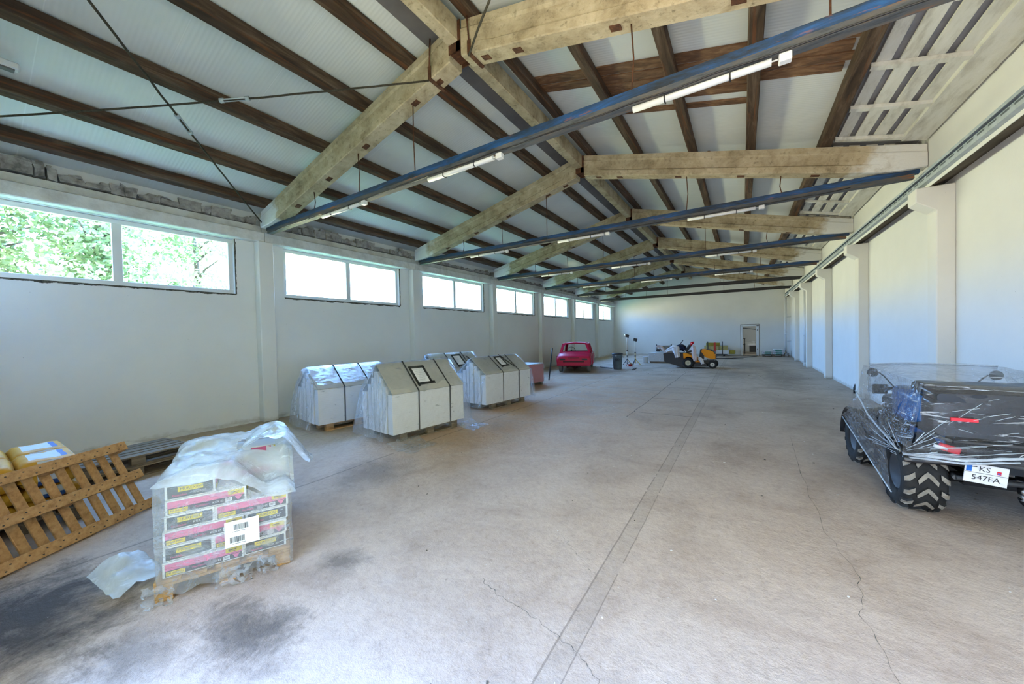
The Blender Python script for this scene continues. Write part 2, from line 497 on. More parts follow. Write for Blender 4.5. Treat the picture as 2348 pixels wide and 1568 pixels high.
def floor_mat():
    m, t, n, b = newmat('worn_concrete_floor')
    co = coords(t)
    sx = t.nodes.new('ShaderNodeSeparateXYZ'); link(t, co, sx.inputs[0])
    X, Y = sx.outputs[0], sx.outputs[1]
    f = nodenoise(t, co, 0.9, 6, 0.68, 0.6)
    c = ramp(t, f, [(0.25, (0.33, 0.24, 0.18)), (0.45, (0.455, 0.348, 0.268)), (0.6, (0.515, 0.405, 0.318)), (0.8, (0.55, 0.44, 0.348))])
    # greyer further down the hall, and lightened there to make up for weak light
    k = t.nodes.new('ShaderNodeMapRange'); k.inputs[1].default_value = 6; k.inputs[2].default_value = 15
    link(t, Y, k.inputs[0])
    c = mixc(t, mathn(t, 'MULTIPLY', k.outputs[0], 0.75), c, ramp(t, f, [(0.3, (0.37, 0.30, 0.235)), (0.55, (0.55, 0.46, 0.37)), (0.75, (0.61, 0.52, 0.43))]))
    # red-brown brick dust trodden in towards the left wall
    def patch(x, y, rx, ry, fall=1.0):
        a = mathn(t, 'DIVIDE', mathn(t, 'SUBTRACT', X, x), rx); d = mathn(t, 'DIVIDE', mathn(t, 'SUBTRACT', Y, y), ry)
        r = mathn(t, 'SQRT', mathn(t, 'ADD', mathn(t, 'MULTIPLY', a, a), mathn(t, 'MULTIPLY', d, d)))
        return mathn(t, 'SUBTRACT', 1.0, r, clamp=True)
    dn = nodenoise(t, co, 1.6, 5, 0.7, 0.8)
    def dusty(p, gain):
        return mathn(t, 'MULTIPLY', mathn(t, 'MULTIPLY', p, gain), mathn(t, 'MULTIPLY', mathn(t, 'SUBTRACT', dn, 0.3), 3.0, clamp=True), clamp=True)
    c = mixc(t, mathn(t, 'MULTIPLY', dusty(patch(-5.2, 10.0, 4.6, 8.0), 2.2), 0.75), c, (0.52, 0.33, 0.20))
    c = mixc(t, mathn(t, 'MULTIPLY', dusty(patch(-7.8, 4.0, 2.8, 5.5), 2.0), 0.7), c, (0.42, 0.34, 0.21))
    # dark oily stains, deepened at the near left to paint in the gate shadow
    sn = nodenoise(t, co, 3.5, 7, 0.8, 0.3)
    def stain_shade(x, y, rx, ry, s):
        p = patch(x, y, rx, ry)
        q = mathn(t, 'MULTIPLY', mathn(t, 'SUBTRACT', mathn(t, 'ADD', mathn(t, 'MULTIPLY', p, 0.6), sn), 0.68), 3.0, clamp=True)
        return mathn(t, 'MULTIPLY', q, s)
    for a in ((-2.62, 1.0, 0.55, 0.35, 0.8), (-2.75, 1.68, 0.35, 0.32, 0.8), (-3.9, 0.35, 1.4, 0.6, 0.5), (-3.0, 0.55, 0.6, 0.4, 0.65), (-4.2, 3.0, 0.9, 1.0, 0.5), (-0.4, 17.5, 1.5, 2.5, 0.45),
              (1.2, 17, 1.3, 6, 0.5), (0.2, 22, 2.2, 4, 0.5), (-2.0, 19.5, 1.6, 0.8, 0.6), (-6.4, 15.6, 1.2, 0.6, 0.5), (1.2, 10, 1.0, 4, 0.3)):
        c = mixc(t, stain_shade(*a), c, (0.16, 0.125, 0.095))
    c = mixc(t, stain_shade(-4.0, 0.25, 1.35, 0.8, 0.95), c, (0.055, 0.041, 0.029))  # dirt plus the shadow beside the gate, painted into the floor colour
    c = mixc(t, stain_shade(-2.55, 0.95, 0.75, 0.4, 0.7), c, (0.12, 0.095, 0.075))
    # long joints with a mortar-filled trench between them, cross joints of the slabs
    wob = mathn(t, 'MULTIPLY', mathn(t, 'SUBTRACT', nodenoise(t, co, 1.3, 5, 0.6), 0.5), 0.12)
    def line(v, x, w):
        d = mathn(t, 'ABSOLUTE', mathn(t, 'ADD', mathn(t, 'SUBTRACT', v, x), wob))
        return mathn(t, 'LESS_THAN', d, w)
    brk = mathn(t, 'GREATER_THAN', nodenoise(t, co, 3.0, 3, 0.6), 0.38)
    wob2 = mathn(t, 'MULTIPLY', wob, 0.22)
    def line2(v, x, w):
        d = mathn(t, 'ABSOLUTE', mathn(t, 'ADD', mathn(t, 'SUBTRACT', v, x), wob2))
        return mathn(t, 'LESS_THAN', d, w)
    j = mathn(t, 'MULTIPLY', mathn(t, 'ADD', line2(X, -0.93, 0.006), line2(X, -0.80, 0.004)), brk)
    tr = line2(X, -0.865, 0.062)
    far = mathn(t, 'GREATER_THAN', Y, 7.8)
    near_end = mathn(t, 'LESS_THAN', Y, 17.5)
    j2 = mathn(t, 'MULTIPLY', mathn(t, 'MULTIPLY', line(X, -2.1, 0.011), far), near_end)
    c = mixc(t, mathn(t, 'MULTIPLY', tr, 0.32), c, (0.36, 0.285, 0.22))
    c = mixc(t, mathn(t, 'MULTIPLY', j, 0.6), c, (0.17, 0.13, 0.10))
    c = mixc(t, mathn(t, 'MULTIPLY', j2, 0.65), c, (0.07, 0.06, 0.05))
    between = mathn(t, 'MULTIPLY', mathn(t, 'GREATER_THAN', X, -2.1), mathn(t, 'LESS_THAN', X, -0.9))
    for yy in (8.4, 10.4, 12.55, 14.5, 16.4):
        c = mixc(t, mathn(t, 'MULTIPLY', mathn(t, 'MULTIPLY', line(Y, yy, 0.018), between), 0.65), c, (0.07, 0.06, 0.05))
    for xx in (-4.6, -7.0):
        c = mixc(t, mathn(t, 'MULTIPLY', mathn(t, 'MULTIPLY', line(X, xx, 0.014), brk), 0.5), c, (0.12, 0.10, 0.08))
    for yy in (11.8, 16.2, 20.6, 25.0):
        c = mixc(t, mathn(t, 'MULTIPLY', mathn(t, 'MULTIPLY', line(Y, yy, 0.02), mathn(t, 'LESS_THAN', X, -2.1)), 0.5), c, (0.12, 0.10, 0.08))
    # fine pitting and trowel marks
    fm_ = nodenoise(t, co, 14.0, 6, 0.8, 0.2)
    c = mixc(t, 1.0, c, ramp(t, fm_, [(0.25, (0.62, 0.60, 0.58)), (0.42, (0.90, 0.89, 0.88)), (0.6, (1.0, 1.0, 1.0)), (0.8, (1.06, 1.06, 1.06))]), 'MULTIPLY')
    # pale mortar spatters and grit
    sp = nodenoise(t, co, 26.0, 3, 0.6)
    c = mixc(t, mathn(t, 'MULTIPLY', mathn(t, 'GREATER_THAN', sp, 0.73), 0.5), c, (0.62, 0.58, 0.52))
    sp2 = nodenoise(t, coords(t, (1.0, 1.3, 1.0)), 44.0, 3, 0.6)
    c = mixc(t, mathn(t, 'MULTIPLY', mathn(t, 'GREATER_THAN', sp2, 0.74), 0.45), c, (0.13, 0.105, 0.08))
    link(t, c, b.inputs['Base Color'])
    b.inputs['Roughness'].default_value = 0.72; b.inputs['Specular IOR Level'].default_value = 0.3
    h = mathn(t, 'ADD', mathn(t, 'MULTIPLY', nodenoise(t, co, 7.0, 4, 0.7), 1.2), nodenoise(t, co, 18.0, 4, 0.8))
    bump(t, b, h, 0.45, 0.02)
    return m
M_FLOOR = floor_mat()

def glass_mat():
    m, t, n, b = newmat('window_glass')
    n.remove(b)
    out = [x for x in n if x.type == 'OUTPUT_MATERIAL'][0]
    tr = n.new('ShaderNodeBsdfTransparent'); tr.inputs[0].default_value = (0.93, 0.97, 0.95, 1)
    gl = n.new('ShaderNodeBsdfGlossy'); gl.inputs['Roughness'].default_value = 0.02
    mx = n.new('ShaderNodeMixShader')
    link(t, sheet_fresnel(t, 1.5), mx.inputs[0]); link(t, tr.outputs[0], mx.inputs[1]); link(t, gl.outputs[0], mx.inputs[2])
    link(t, mx.outputs[0], out.inputs[0])
    return m
M_GLASS = glass_mat()

def blue_steel():
    m, t, n, b = newmat('blue_painted_steel')
    co = coords(t, (0.6, 4, 4))
    f = nodenoise(t, co, 3.0, 6, 0.7, 0.6)
    c = ramp(t, f, [(0.36, (0.010, 0.014, 0.02)), (0.48, (0.008, 0.035, 0.09)), (0.62, (0.008, 0.07, 0.22)), (0.8, (0.015, 0.12, 0.33))])
    g = nodenoise(t, co, 5.0, 5, 0.7)
    c = mixc(t, mathn(t, 'MULTIPLY', mathn(t, 'SUBTRACT', g, 0.6), 8.0, clamp=True), c, (0.25, 0.085, 0.025))
    link(t, c, b.inputs['Base Color']); b.inputs['Roughness'].default_value = 0.5
    return m
M_BLUE = blue_steel()
M_BLUEGREY = mottled('grey_blue_steel', [(0.3, (0.03, 0.03, 0.03)), (0.45, (0.07, 0.08, 0.095)), (0.6, (0.11, 0.10, 0.09)), (0.72, (0.26, 0.09, 0.03))], 3.5, 0.65, stretch=(0.8, 4, 4), bmp=0.3)

# ------------------------------------------------------------------ the shell
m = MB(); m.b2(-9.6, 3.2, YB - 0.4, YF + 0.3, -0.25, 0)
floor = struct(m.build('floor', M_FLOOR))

def roofz(x, zr=6.18): return zr - 0.25 * abs(x - RX)
m = MB()                                             # roof: two sloping slabs of ribbed sandwich panel
for xa, xb in ((-9.7, RX), (RX, 3.3)):
    m.prism([(xa, roofz(xa)), (xb, roofz(xb)), (xb, roofz(xb) + 0.12), (xa, roofz(xa) + 0.12)],
            lambda p, t: (p[0], YB - 0.4 if t == 0 else YF + 0.4, p[1]))
struct(m.build('ceiling', M_PANEL))
m = MB()
m.prism([(RX - 0.08, roofz(RX) - 0.035), (RX - 0.62, roofz(RX - 0.62) - 0.004), (RX - 0.62, roofz(RX - 0.62) - 0.012), (RX - 0.08, roofz(RX) - 0.043)],
        lambda p, t: (p[0], YB if t == 0 else YF, p[1]))
tag(struct(m.build('trim_1', M_GREYSHEET)), 'dark grey sheet strip lining the left side of the ridge')

WZ0, WZ1 = 2.80, 3.98
WS = [Y0 + BAY * k + 0.46 for k in range(-1, 6)]
WE = [Y0 + BAY * k + 3.90 for k in range(-1, 6)]
m = MB()
XO = -9.42
m.b2(XO, WALLX, YB, YF, 0, WZ0)
m.b2(XO, WALLX, YB, YF, WZ1, 4.36)
ys = [YB] + [v for p in zip(WS, WE) for v in p] + [YF]
for a, b in zip(ys[::2], ys[1::2]):
    m.b2(XO, WALLX, a, b, WZ0, WZ1)
m.b2(XO, WALLX - 0.12, YB, YF, 4.36, 4.72)
struct(m.build('wall_left', M_WALL))

m = MB(); m.b2(RWALLX, RWALLX + 0.3, YB, YF, 0, 4.75)
struct(m.build('wall_right', M_WALL))
DX0, DX1, DZ = -0.04, 0.92, 2.13
m = MB()
m.prism([(-9.42, 0), (DX0, 0), (DX0, DZ), (DX1, DZ), (DX1, 0), (3.0, 0), (3.0, roofz(3.0)), (RX, roofz(RX)), (-9.42, roofz(-9.42))],
        lambda p, t: (p[0], YF if t == 0 else YF + 0.3, p[1]))
struct(m.build('wall_far', M_WALL))
m = MB()
GX0, GX1, GZ = -3.02, 2.2, 3.75
m.prism([(-9.42, 0), (GX0, 0), (GX0, GZ), (GX1, GZ), (GX1, 0), (3.0, 0), (3.0, roofz(3.0)), (RX, roofz(RX)), (-9.42, roofz(-9.42))],
        lambda p, t: (p[0], YB - 0.3 if t == 0 else YB, p[1]))
struct(m.build('wall_back', M_WALL))

# crumbling plaster edge at the foot of the walls
def ragged(name, x, ya, yb, zmax, side):
    m = MB(); n = int((yb - ya) / 0.06)
    pts = []
    for i in range(n + 1):
        y = ya + (yb - ya) * i / n
        h = zmax * max(0.08, 0.5 + 0.9 * nz(y * 1.7, x, 3.1) + 0.5 * nz(y * 6, x, 1.0))
        pts.append((y, h))
    for (a, ha), (b, hb) in zip(pts, pts[1:]):
        q = [m.bm.verts.new(p) for p in ((x, a, 0), (x, b, 0), (x + side * 0.022, b, 0), (x + side * 0.022, a, 0), (x, a, ha), (x, b, hb), (x + side * 0.014, b, hb), (x + side * 0.014, a, ha))]
        for f in ((4, 5, 6, 7), (3, 2, 6, 7), (0, 1, 5, 4)):
            m.bm.faces.new([q[i] for i in f])
    o = struct(m.build(name, M_PAINT)); return o
ragged('baseboard_left', WALLX, YB, YF, 0.10, 1)

# windows: white frame with centre post and two panes each, dark ragged joint below
for k, (a, b) in enumerate(zip(WS, WE)):
    a += 0.012; b -= 0.012
    w = thing('window_%d' % (k + 1), None, None, (-9.24, (a + b) / 2, WZ0))
    struct(w)
    hw = (b - a) / 2; H = WZ1 - WZ0
    m = MB()
    fw = 0.085
    m.b2(-0.035, 0.035, -hw, hw, 0.012, fw + 0.012); m.b2(-0.035, 0.035, -hw, hw, H - fw, H - 0.004)
    for s in (-1, 1):
        m.b2(-0.035, 0.035, s * hw, s * (hw - fw), fw + 0.012, H - fw)
    m.b2(-0.035, 0.035, -0.062, 0.062, fw + 0.012, H - fw)
    m.build('window_frame', M_FRAME, w, bevel=0.006)
    for s in (-1, 1):
        m = MB(); y0, y1 = s * 0.062, s * (hw - fw)
        m.b2(-0.006, 0.006, min(y0, y1), max(y0, y1), fw + 0.012, H - fw)
        m.build('pane', M_GLASS, w)
    m = MB()
    n = 150
    for i in range(n):
        y0 = -hw + 2 * hw * i / n; y1 = -hw + 2 * hw * (i + 1) / n
        d = 0.010 + 0.045 * abs(nz(i * 0.09, k * 7.7)) + 0.014 * abs(nz(i * .41, k * 3.3))
        m.b2(0.09, 0.126, y0, y1, -d, 0.012)
    for i in range(22):
        z0 = H * i / 22; d = 0.006 + 0.014 * random.random()
        m.b2(0.10, 0.124, hw + 0.0, hw + 0.008 + d, z0, z0 + H / 22)
    m.build('ragged_joint', M_FOAM, w)

# concrete columns
for i, y in enumerate(FRAMES):
    if i == 0: continue
    m = MB(); m.b2(WALLX, COLX, y - 0.15, y + 0.15, 0, 3.985)
    o = m.build('column', M_COL, bevel=0.012)
    tag(o, 'white concrete column on the left window wall, %s from the camera' % ORD[i - 1], 'column', 'columns along the left wall')
    m = MB()
    prof = [(RWALLX, 0), (RCOLX, 0), (RCOLX, 3.56), (2.28, 3.72), (2.28, 3.93), (RWALLX, 3.93)]
    m.prism(prof, lambda p, t: (p[0], y - 0.16 if t == 0 else y + 0.16, p[1]))
    o = m.build('column', M_COL, bevel=0.012)
    tag(o, 'white corbelled column on the blue-lit right wall, %s from the camera' % ORD[i - 1], 'column', 'corbelled columns along the right wall')

# edge beams on the columns: left lintels, right gutter beam
for i, y in enumerate(FRAMES):
    y1 = min(y + BAY, YF) - 0.006
    y0 = max(y, YB) + 0.006
    nm = 'over the %s window from the left' % ORD[i]
    m = MB()
    nseg = 24
    for s in range(nseg):                             # slightly battered lower arris
        a = y0 + (y1 - y0) * s / nseg; b = y0 + (y1 - y0) * (s + 1) / nseg
        j = 0.008 * nz(a * 3, 4.4)
        m.prism([(-9.115, 3.985), (-8.955 + j, 3.985), (-8.94 + j, 4.0), (-8.945, 4.19), (-8.96, 4.205), (-9.09, 4.21), (-9.09, 4.36), (-9.115, 4.36)],
                lambda p, t: (p[0], a if t == 0 else b, p[1]), caps=(s in (0, nseg - 1)))
    bmesh.ops.remove_doubles(m.bm, verts=m.bm.verts, dist=1e-4)
    o = m.build('lintel_beam', M_PAINT)
    tag(o, 'white painted lintel beam ' + nm, 'beam', 'lintel beams above the windows')
    m = MB(); y = y0 + 0.02
    while y < y1 - 0.15:
        L = random.uniform(0.10, 0.34)
        L = min(L, y1 - y - 0.01)
        hgt = 0.06 + 0.09 * (0.5 + 0.5 * nz(y * 0.9, i * 3.3)) + (0.07 if random.random() < (0.45 if i < 2 else 0.12) else 0)
        if i >= 2: hgt *= 0.6
        d = random.uniform(0.0, 0.05)
        m.box((-9.17 + d / 2, y + L / 2, 4.36 + hgt / 2), (0.13 + d, L - 0.006, hgt), jit=0.018)
        if random.random() < 0.6:
            m.box((-9.15, y + L * random.random(), 4.36 + hgt + 0.02), (0.09, L * 0.5, 0.05), jit=0.02, rot=rot('Z', random.uniform(-.3, .3)))
        y += L
    bmesh.ops.subdivide_edges(m.bm, edges=m.bm.edges, cuts=2, use_grid_fill=True)
    for v in m.bm.verts:
        v.co += Vector((nz(v.co.y * 11, v.co.z * 14, v.co.x * 9), nz(v.co.z * 12, v.co.x * 9, v.co.y * 9), nz(v.co.x * 13, v.co.y * 12, 4))) * 0.022
    bmesh.ops.translate(m.bm, verts=m.bm.verts, vec=(0.02, 0, 0.025))
    o = m.build('broken_brick_course', M_MASON)
    tag(o, 'ragged broken brick course lying on the lintel ' + nm, 'masonry', 'broken brickwork under the left eaves')
    # right-hand edge beam
    m = MB()
    m.prism([(RWALLX, 4.035), (2.43, 3.93), (2.43, 4.30), (2.43, 4.36), (2.43, 4.86), (2.55, 4.86), (2.55, 4.45), (RWALLX, 4.45)],
            lambda p, t: (p[0], y0 if t == 0 else y1, p[1]))
    m.face([(2.699, y0, 4.032), (2.438, y0, 3.9305), (2.438, y1, 3.9305), (2.699, y1, 4.032)], 1)  # brown face under the beam, much darker than its sides
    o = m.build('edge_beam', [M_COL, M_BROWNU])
    tag(o, 'white edge beam on the corbels of the right wall, %s bay from the camera' % ORD[i], 'beam', 'edge beams along the right wall')

# galvanised channel bolted along the right-hand edge beam
t_ = thing('cable_tray', 'long slotted galvanised steel channel running along the right edge beam', 'cable tray', (2.362, (YB + 30.0) / 2, 3.985))
m = MB(); L = (30.0 - YB) / 2
m.b2(0.05, 0.066, -L, L, 0, 0.17); m.b2(0.0, 0.05, -L, L, 0.155, 0.17); m.b2(0.0, 0.05, -L, L, 0, 0.012); m.b2(0, 0.006, -L, L, 0.012, 0.05); m.b2(0, 0.006, -L, L, 0.13, 0.155)
m.build('channel', M_SLOT, t_)

# rafters, purlins, ridge beams
def rafter_half(side, y, idx):
    """precast half frame: wide lower flange, recessed web, plates under it"""
    S = lambda d: RX + side * d
    top = lambda d: 6.0 - 0.25 * d
    bot = lambda d: 5.53 - 0.243 * d if d < 5.2 else 5.53 - 0.243 * 5.2 - 0.02 * (d - 5.2)
    D0, D1 = 0.10, 5.62
    nm = 'left' if side < 0 else 'right'
    t = thing('roof_rafter', 'weathered concrete rafter on the %s half of the %s roof frame' % (nm, ORD[idx]), 'rafter', (0, 0, 0), 0, 'concrete roof rafters')
    m = MB()
    rings = []
    nst = 22
    for k in range(nst + 1):
        d = D0 + (D1 - D0) * k / nst
        zt, zb = top(d), bot(d)
        solid = d < 0.45 or d > 5.05
        w0 = 0.13; w1 = 0.13 if solid else 0.095
        prof = [(-w0 + .012, zb), (w0 - .012, zb), (w0, zb + .012), (w0, zb + .115), (w1, zb + .145), (w1, zt - .13), (w0 - .015, zt - .10), (w0 - .015, zt), (-w0 + .015, zt), (-w0 + .015, zt - .10), (-w1, zt - .13), (-w1, zb + .145), (-w0, zb + .115), (-w0, zb + .012)]
        rings.append([(S(d), y + a + 0.004 * nz(d * 3, a * 40, y), z + 0.006 * nz(d * 2.1, a * 30, y + 9)) for a, z in prof])
    m.loft(rings, smooth=False)
    m.build('beam', M_CONC, t)
    for d in (0.42, 0.9, 2.1, 3.2, 4.3):
        m = MB()
        a = math.atan(0.243) * side
        m.box((S(d), y, bot(d) - 0.003), (0.12, 0.085, 0.012), rot=rot('Y', a))
        m.build('steel_plate', M_RUST, t)
    m = MB()                                         # lifting loop on top
    for d in (2.65,):
        pts = [(S(d) + 0.07 * math.cos(a), y + 0.02, top(d) - 0.01 + 0.07 * math.sin(a)) for a in [PI * q / 8 for q in range(9)]]
        m.tube(pts, 0.007, 5)
    m.build('lifting_loop', M_RUST, t)
    return t
for i, y in enumerate(FRAMES):
    if i == 0: continue
    rafter_half(-1, y, i); rafter_half(1, y, i)
    m = MB()                                         # ridge bracket
    m.b2(RX - 0.11, RX + 0.11, y - 0.10, y + 0.10, 5.60, 5.615)
    m.b2(RX - 0.012, RX + 0.012, y - 0.10, y + 0.10, 5.62, 5.95)
    for s in (-1, 1):
        m.b2(RX - 0.10, RX + 0.10, y + s * 0.135, y + s * 0.147, 5.58, 5.70)
        m.b2(RX + 0.03, RX + 0.10, y + s * 0.135, y + s * 0.147, 5.58, 5.97)
    o = m.build('ridge_bracket', M_RUST)
    tag(o, 'rusty steel bracket joining the two rafters at the ridge of the %s frame' % ORD[i], 'bracket', 'ridge brackets')

LP = (0.92, 1.95, 3.18, 4.40, 5.38)
RP = (0.24, 1.30, 2.38, 3.36, 4.42)
side_words = {-1: 'left', 1: 'right'}
for i, y in enumerate(FRAMES):
    y0 = max(y, YB + 0.0); y1 = min(y + BAY, YF)
    for side, P in ((-1, LP), (1, RP)):
        for j, d in enumerate(P):
            x = RX + side * d
            z = 6.0 - 0.25 * d
            m = MB()
            n = 10; rings = []
            for k in range(n + 1):
                yy = y0 + (y1 - y0 - 0.012) * k / n + 0.006
                e1 = 0.006 * nz(yy * 1.3, x * 5, 2); e2 = 0.008 * nz(yy * 1.1, x * 3, 8)
                rings.append([(x + a + e1, yy, z + b + e2 - 0.25 * side * a) for a, b in ((-.075, .012), (-.063, .0), (.063, .0), (.075, .012), (.075, .15), (-.075, .15))])
            m.loft(rings, smooth=False)
            o = m.build('purlin', M_PURLIN)
            tag(o, 'dark timber purlin on the %s roof slope, %s from the ridge, in the %s bay' % (side_words[side], ORD[j], ORD[i]), 'purlin', 'timber purlins')
    m = MB()
    ya, yb = y0 + 0.15, min(y + BAY, YF) - 0.15
    if y < 0: ya = YB
    m.prism([(RX - 0.10, 5.70), (RX + 0.05, 5.70), (RX + 0.06, 5.71), (RX + 0.06, 5.99), (RX - 0.11, 5.99), (RX - 0.11, 5.71)], lambda p, t: (p[0], ya if t == 0 else yb, p[1]))
    o = m.build('ridge_beam', M_CONC)
    tag(o, 'pale concrete ridge beam under the roof peak of the %s bay' % ORD[i], 'beam', 'concrete ridge beams')
    # whitewashed board soffit beside the right wall
    t = thing('board_soffit', 'whitewashed board soffit by the right wall in the %s bay' % ORD[i], 'soffit', (0, 0, 0), 0, 'board soffits along the right eaves')
    m = MB()
    sl = lambda x: 6.10 - 0.25 * (x - RX)
    x = 1.37
    for q in range(4):
        w = (0.13, 0.14, 0.14, 0.13)[q]
        m.prism([(x, sl(x) + 0.002), (x + w, sl(x + w) + 0.002), (x + w, sl(x + w) + 0.026), (x, sl(x) + 0.026)], lambda p, tt: (p[0], y0 + 0.14 if tt == 0 else y1 - 0.14, p[1]))
        x += w + 0.075
    m.build('boards', M_WHITEWOOD, t)
    m = MB()
    m.prism([(2.13, sl(2.13) - 0.055), (2.40, sl(2.40) - 0.055), (2.40, sl(2.40) + 0.012), (2.13, sl(2.13) + 0.012)], lambda p, tt: (p[0], y0 + 0.14 if tt == 0 else y1 - 0.14, p[1]))
    m.build('edge_board', M_WHITEWOOD, t)
    nb = 5
    for q in range(nb):
        yy = y0 + 0.22 + (y1 - y0 - 0.44) * q / (nb - 1)
        m = MB()
        m.prism([(1.33, sl(1.33) - 0.05), (2.13, sl(2.13) - 0.05), (2.13, sl(2.13)), (1.33, sl(1.33))], lambda p, tt: (p[0], yy - 0.045 if tt == 0 else yy + 0.045, p[1]))
        m.build('batten', M_WHITEWOOD, t)
    m = MB()                                         # boarding above, closes the bay to the sheeting
    m.prism([(1.3, sl(1.3) + 0.068), (2.41, sl(2.41) + 0.068), (2.41, sl(2.41) + 0.075), (1.3, sl(1.3) + 0.075)], lambda p, tt: (p[0], y0 + 0.14 if tt == 0 else y1 - 0.14, p[1]))
    m.build('backing_sheet', M_BACK, t)

# loose brown boards lying across the purlins in the second bay
for q, (ya, w, xa, xb) in enumerate(((5.42, 0.20, -2.9, 1.15), (5.66, 0.19, -2.9, 1.12), (5.88, 0.16, -1.85, 1.15), (6.08, 0.18, -1.9, 1.1), (6.30, 0.18, -2.0, 0.16), (6.68, 0.14, -2.95, 0.12))):
    m = MB()
    zf = lambda x: 6.155 - 0.25 * (x - RX)
    m.prism([(xa, zf(xa)), (xb, zf(xb)), (xb, zf(xb) + 0.022), (xa, zf(xa) + 0.022)], lambda p, t: (p[0], ya if t == 0 else ya + w, p[1]))
    o = m.build('roof_board', M_BOARD)
    tag(o, 'brown board laid across the purlins of the second bay, %s from the camera' % ORD[q], 'board', 'brown boards over the purlins')

# tie beams with strip lights on rods below each frame
HX = (-6.91, -5.52, -4.16, -0.94, 0.62)
LX = (-6.02, -3.25, -0.33)
for i, y in enumerate(FRAMES):
    if i == 0: continue
    t = thing('tie_beam', '%s steel tie beam hung under the %s roof frame' % ('blue and rusty' if i < 5 else 'dark', ORD[i]), 'tie beam', (0, y, 4.2), 0, 'steel tie beams across the hall')
    M1 = M_BLUE if i < 5 else M_BLACK
    m = MB(); m.prism([(-.045, .0), (.045, .0), (.045, .016), (-.03, .016), (-.03, .075), (.045, .075), (.045, .09), (-.045, .09)], lambda p, tt: (-8.75 if tt == 0 else 2.36, p[0], p[1]))
    m.build('upper_channel', M1, t)
    m = MB(); m.prism([(-.05, -.075), (.05, -.075), (.05, -.062), (-.038, -.062), (-.038, -.002), (-.05, -.002)], lambda p, tt: (-8.70 if tt == 0 else 2.30, p[0], p[1]))
    m.build('lower_angle', M_BLUEGREY if i < 5 else M_BLACK, t)
    for q, x in enumerate(HX):
        d = abs(x - RX); zt = 5.53 - 0.243 * d - 4.2
        m = MB()
        k = 0.02 * math.sin(q * 2.1 + i)
        m.tube([(x, 0, zt - 0.002), (x + k, 0.01, zt * 0.55), (x - k * .5, 0, 0.088)], 0.008, 6)
        m.build('hanger_rod', M_RUST, t)
    m = MB()
    pts = [(-8.6 + 0.35 * k, -0.065, -0.05 - 0.025 * abs(math.sin(k * 1.3))) for k in range(30)]
    m.tube(pts, 0.008, 5)
    m.build('power_cable', M_BLACK, t)
    if i < 5:
        for q, x in enumerate(LX):
            l = thing('strip_light', 'white strip light on the tie beam of the %s frame, %s' % (ORD[i], ('nearest the window wall', 'middle one', 'nearest the right wall')[q]), 'light', (x, y - 0.02, 4.125), 0, 'white strip lights')
            m = MB(); m.prism([(.033 * math.cos(a), .03 * math.sin(a)) for a in [2 * PI * w / 12 for w in range(12)]], lambda p, tt: (-0.6 if tt == 0 else 0.56, p[0], p[1] - 0.032), smooth=True)
            m.build('tube', M_LED, l)
            for cx in (-0.3, 0.25):
                m = MB(); m.b2(cx, cx + 0.012, -0.036, 0.036, -0.064, 0.0); m.build('clip', M_BLACK, l)
            m = MB(); m.b2(0.61, 0.70, -0.035, 0.035, -0.072, -0.002); m.build('junction_box', M_LED, l, bevel=0.006)
            m = MB(); m.tube([(0.55, 0, -0.03), (0.62, 0, -0.03)], 0.007, 6); m.build('lead', M_LED, l)

# bracing cables under the first bay
def cable(a, b, label, tb):
    a, b = Vector(a), Vector(b)
    t = thing('bracing_cable', label, 'cable', a)
    m = MB()
    n = 24; sag = 0.05
    m.tube([(b - a) * (k / n) + Vector((0.012 * nz(k * .9, 1, a.x), 0.012 * nz(k * .9, 5, a.x), -sag * 4 * (k / n) * (1 - k / n))) for k in range(n + 1)], 0.013, 6)
    m.build('cable_strand', M_CABLE, t)
    m = MB(); p = (b - a) * tb; d = (b - a).normalized()
    q = Vector((0, 0, -sag * 4 * tb * (1 - tb)))
    for s in (-1, 1):
        off = d.cross(Vector((0, 0, 1))).normalized() * 0.022 * s
        m.tube([p + q - d * 0.16 + off, p + q + d * 0.16 + off], 0.009, 6)
    m.tube([p + q - d * 0.18, p + q - d * 0.13], 0.03, 8); m.tube([p + q + d * 0.13, p + q + d * 0.18], 0.03, 8)
    m.build('turnbuckle', M_GALV, t)
cable((-3.66, 3.74, 5.38), (-8.2, -0.09, 4.483), 'dark bracing cable running from the first ridge strap to the left edge of the photo', 0.42)
cable((-8.8, 3.80, 4.36), (-4.08, -0.09, 5.323), 'dark bracing cable rising from the left eaves across the near roof', 0.5)
cable((-2.95, 3.74, 5.42), (1.72, -0.09, 4.476), 'rusty bracing cable from the ridge strap under the right near roof slope', 0.6)
for s, x, lb in ((-1, -3.66, 'rusty steel strap clamped round the left rafter beside the ridge'), (1, -2.95, 'mossy steel strap clamped round the right rafter beside the ridge')):
    d = abs(x - RX); zb = 5.53 - 0.243 * d; zt = 6.0 - .25 * d
    m = MB(); y = FRAMES[1]
    m.bar((x, y - 0.14, zb - 0.012), (x, y + 0.14, zb - 0.012), 0.05, 0.02)
    m.bar((x, y - 0.148, zb - 0.02), (x, y - 0.148, zb + 0.16), 0.05, 0.014, up=(0, 1, 0))
    m.tube([(x, y - 0.148, zb + 0.15), (x - 0.03 * s, y - 0.15, zt + 0.06)], 0.012, 6)
    m.bar((x, y + 0.148, zb - 0.02), (x, y + 0.148, zt), 0.04, 0.014, up=(0, 1, 0))
    tag(m.build('rafter_strap', M_RUST), lb, 'strap')
t = thing('ceiling_lamp', 'white lamp housing under the roof panel at the upper left edge of the photo', 'light', (-7.22, 0.1, 5.06))
m = MB(); m.b2(-0.05, 0.05, -0.19, 0.48, -0.01, 0.07); m.build('housing', M_LED, t, bevel=0.015)
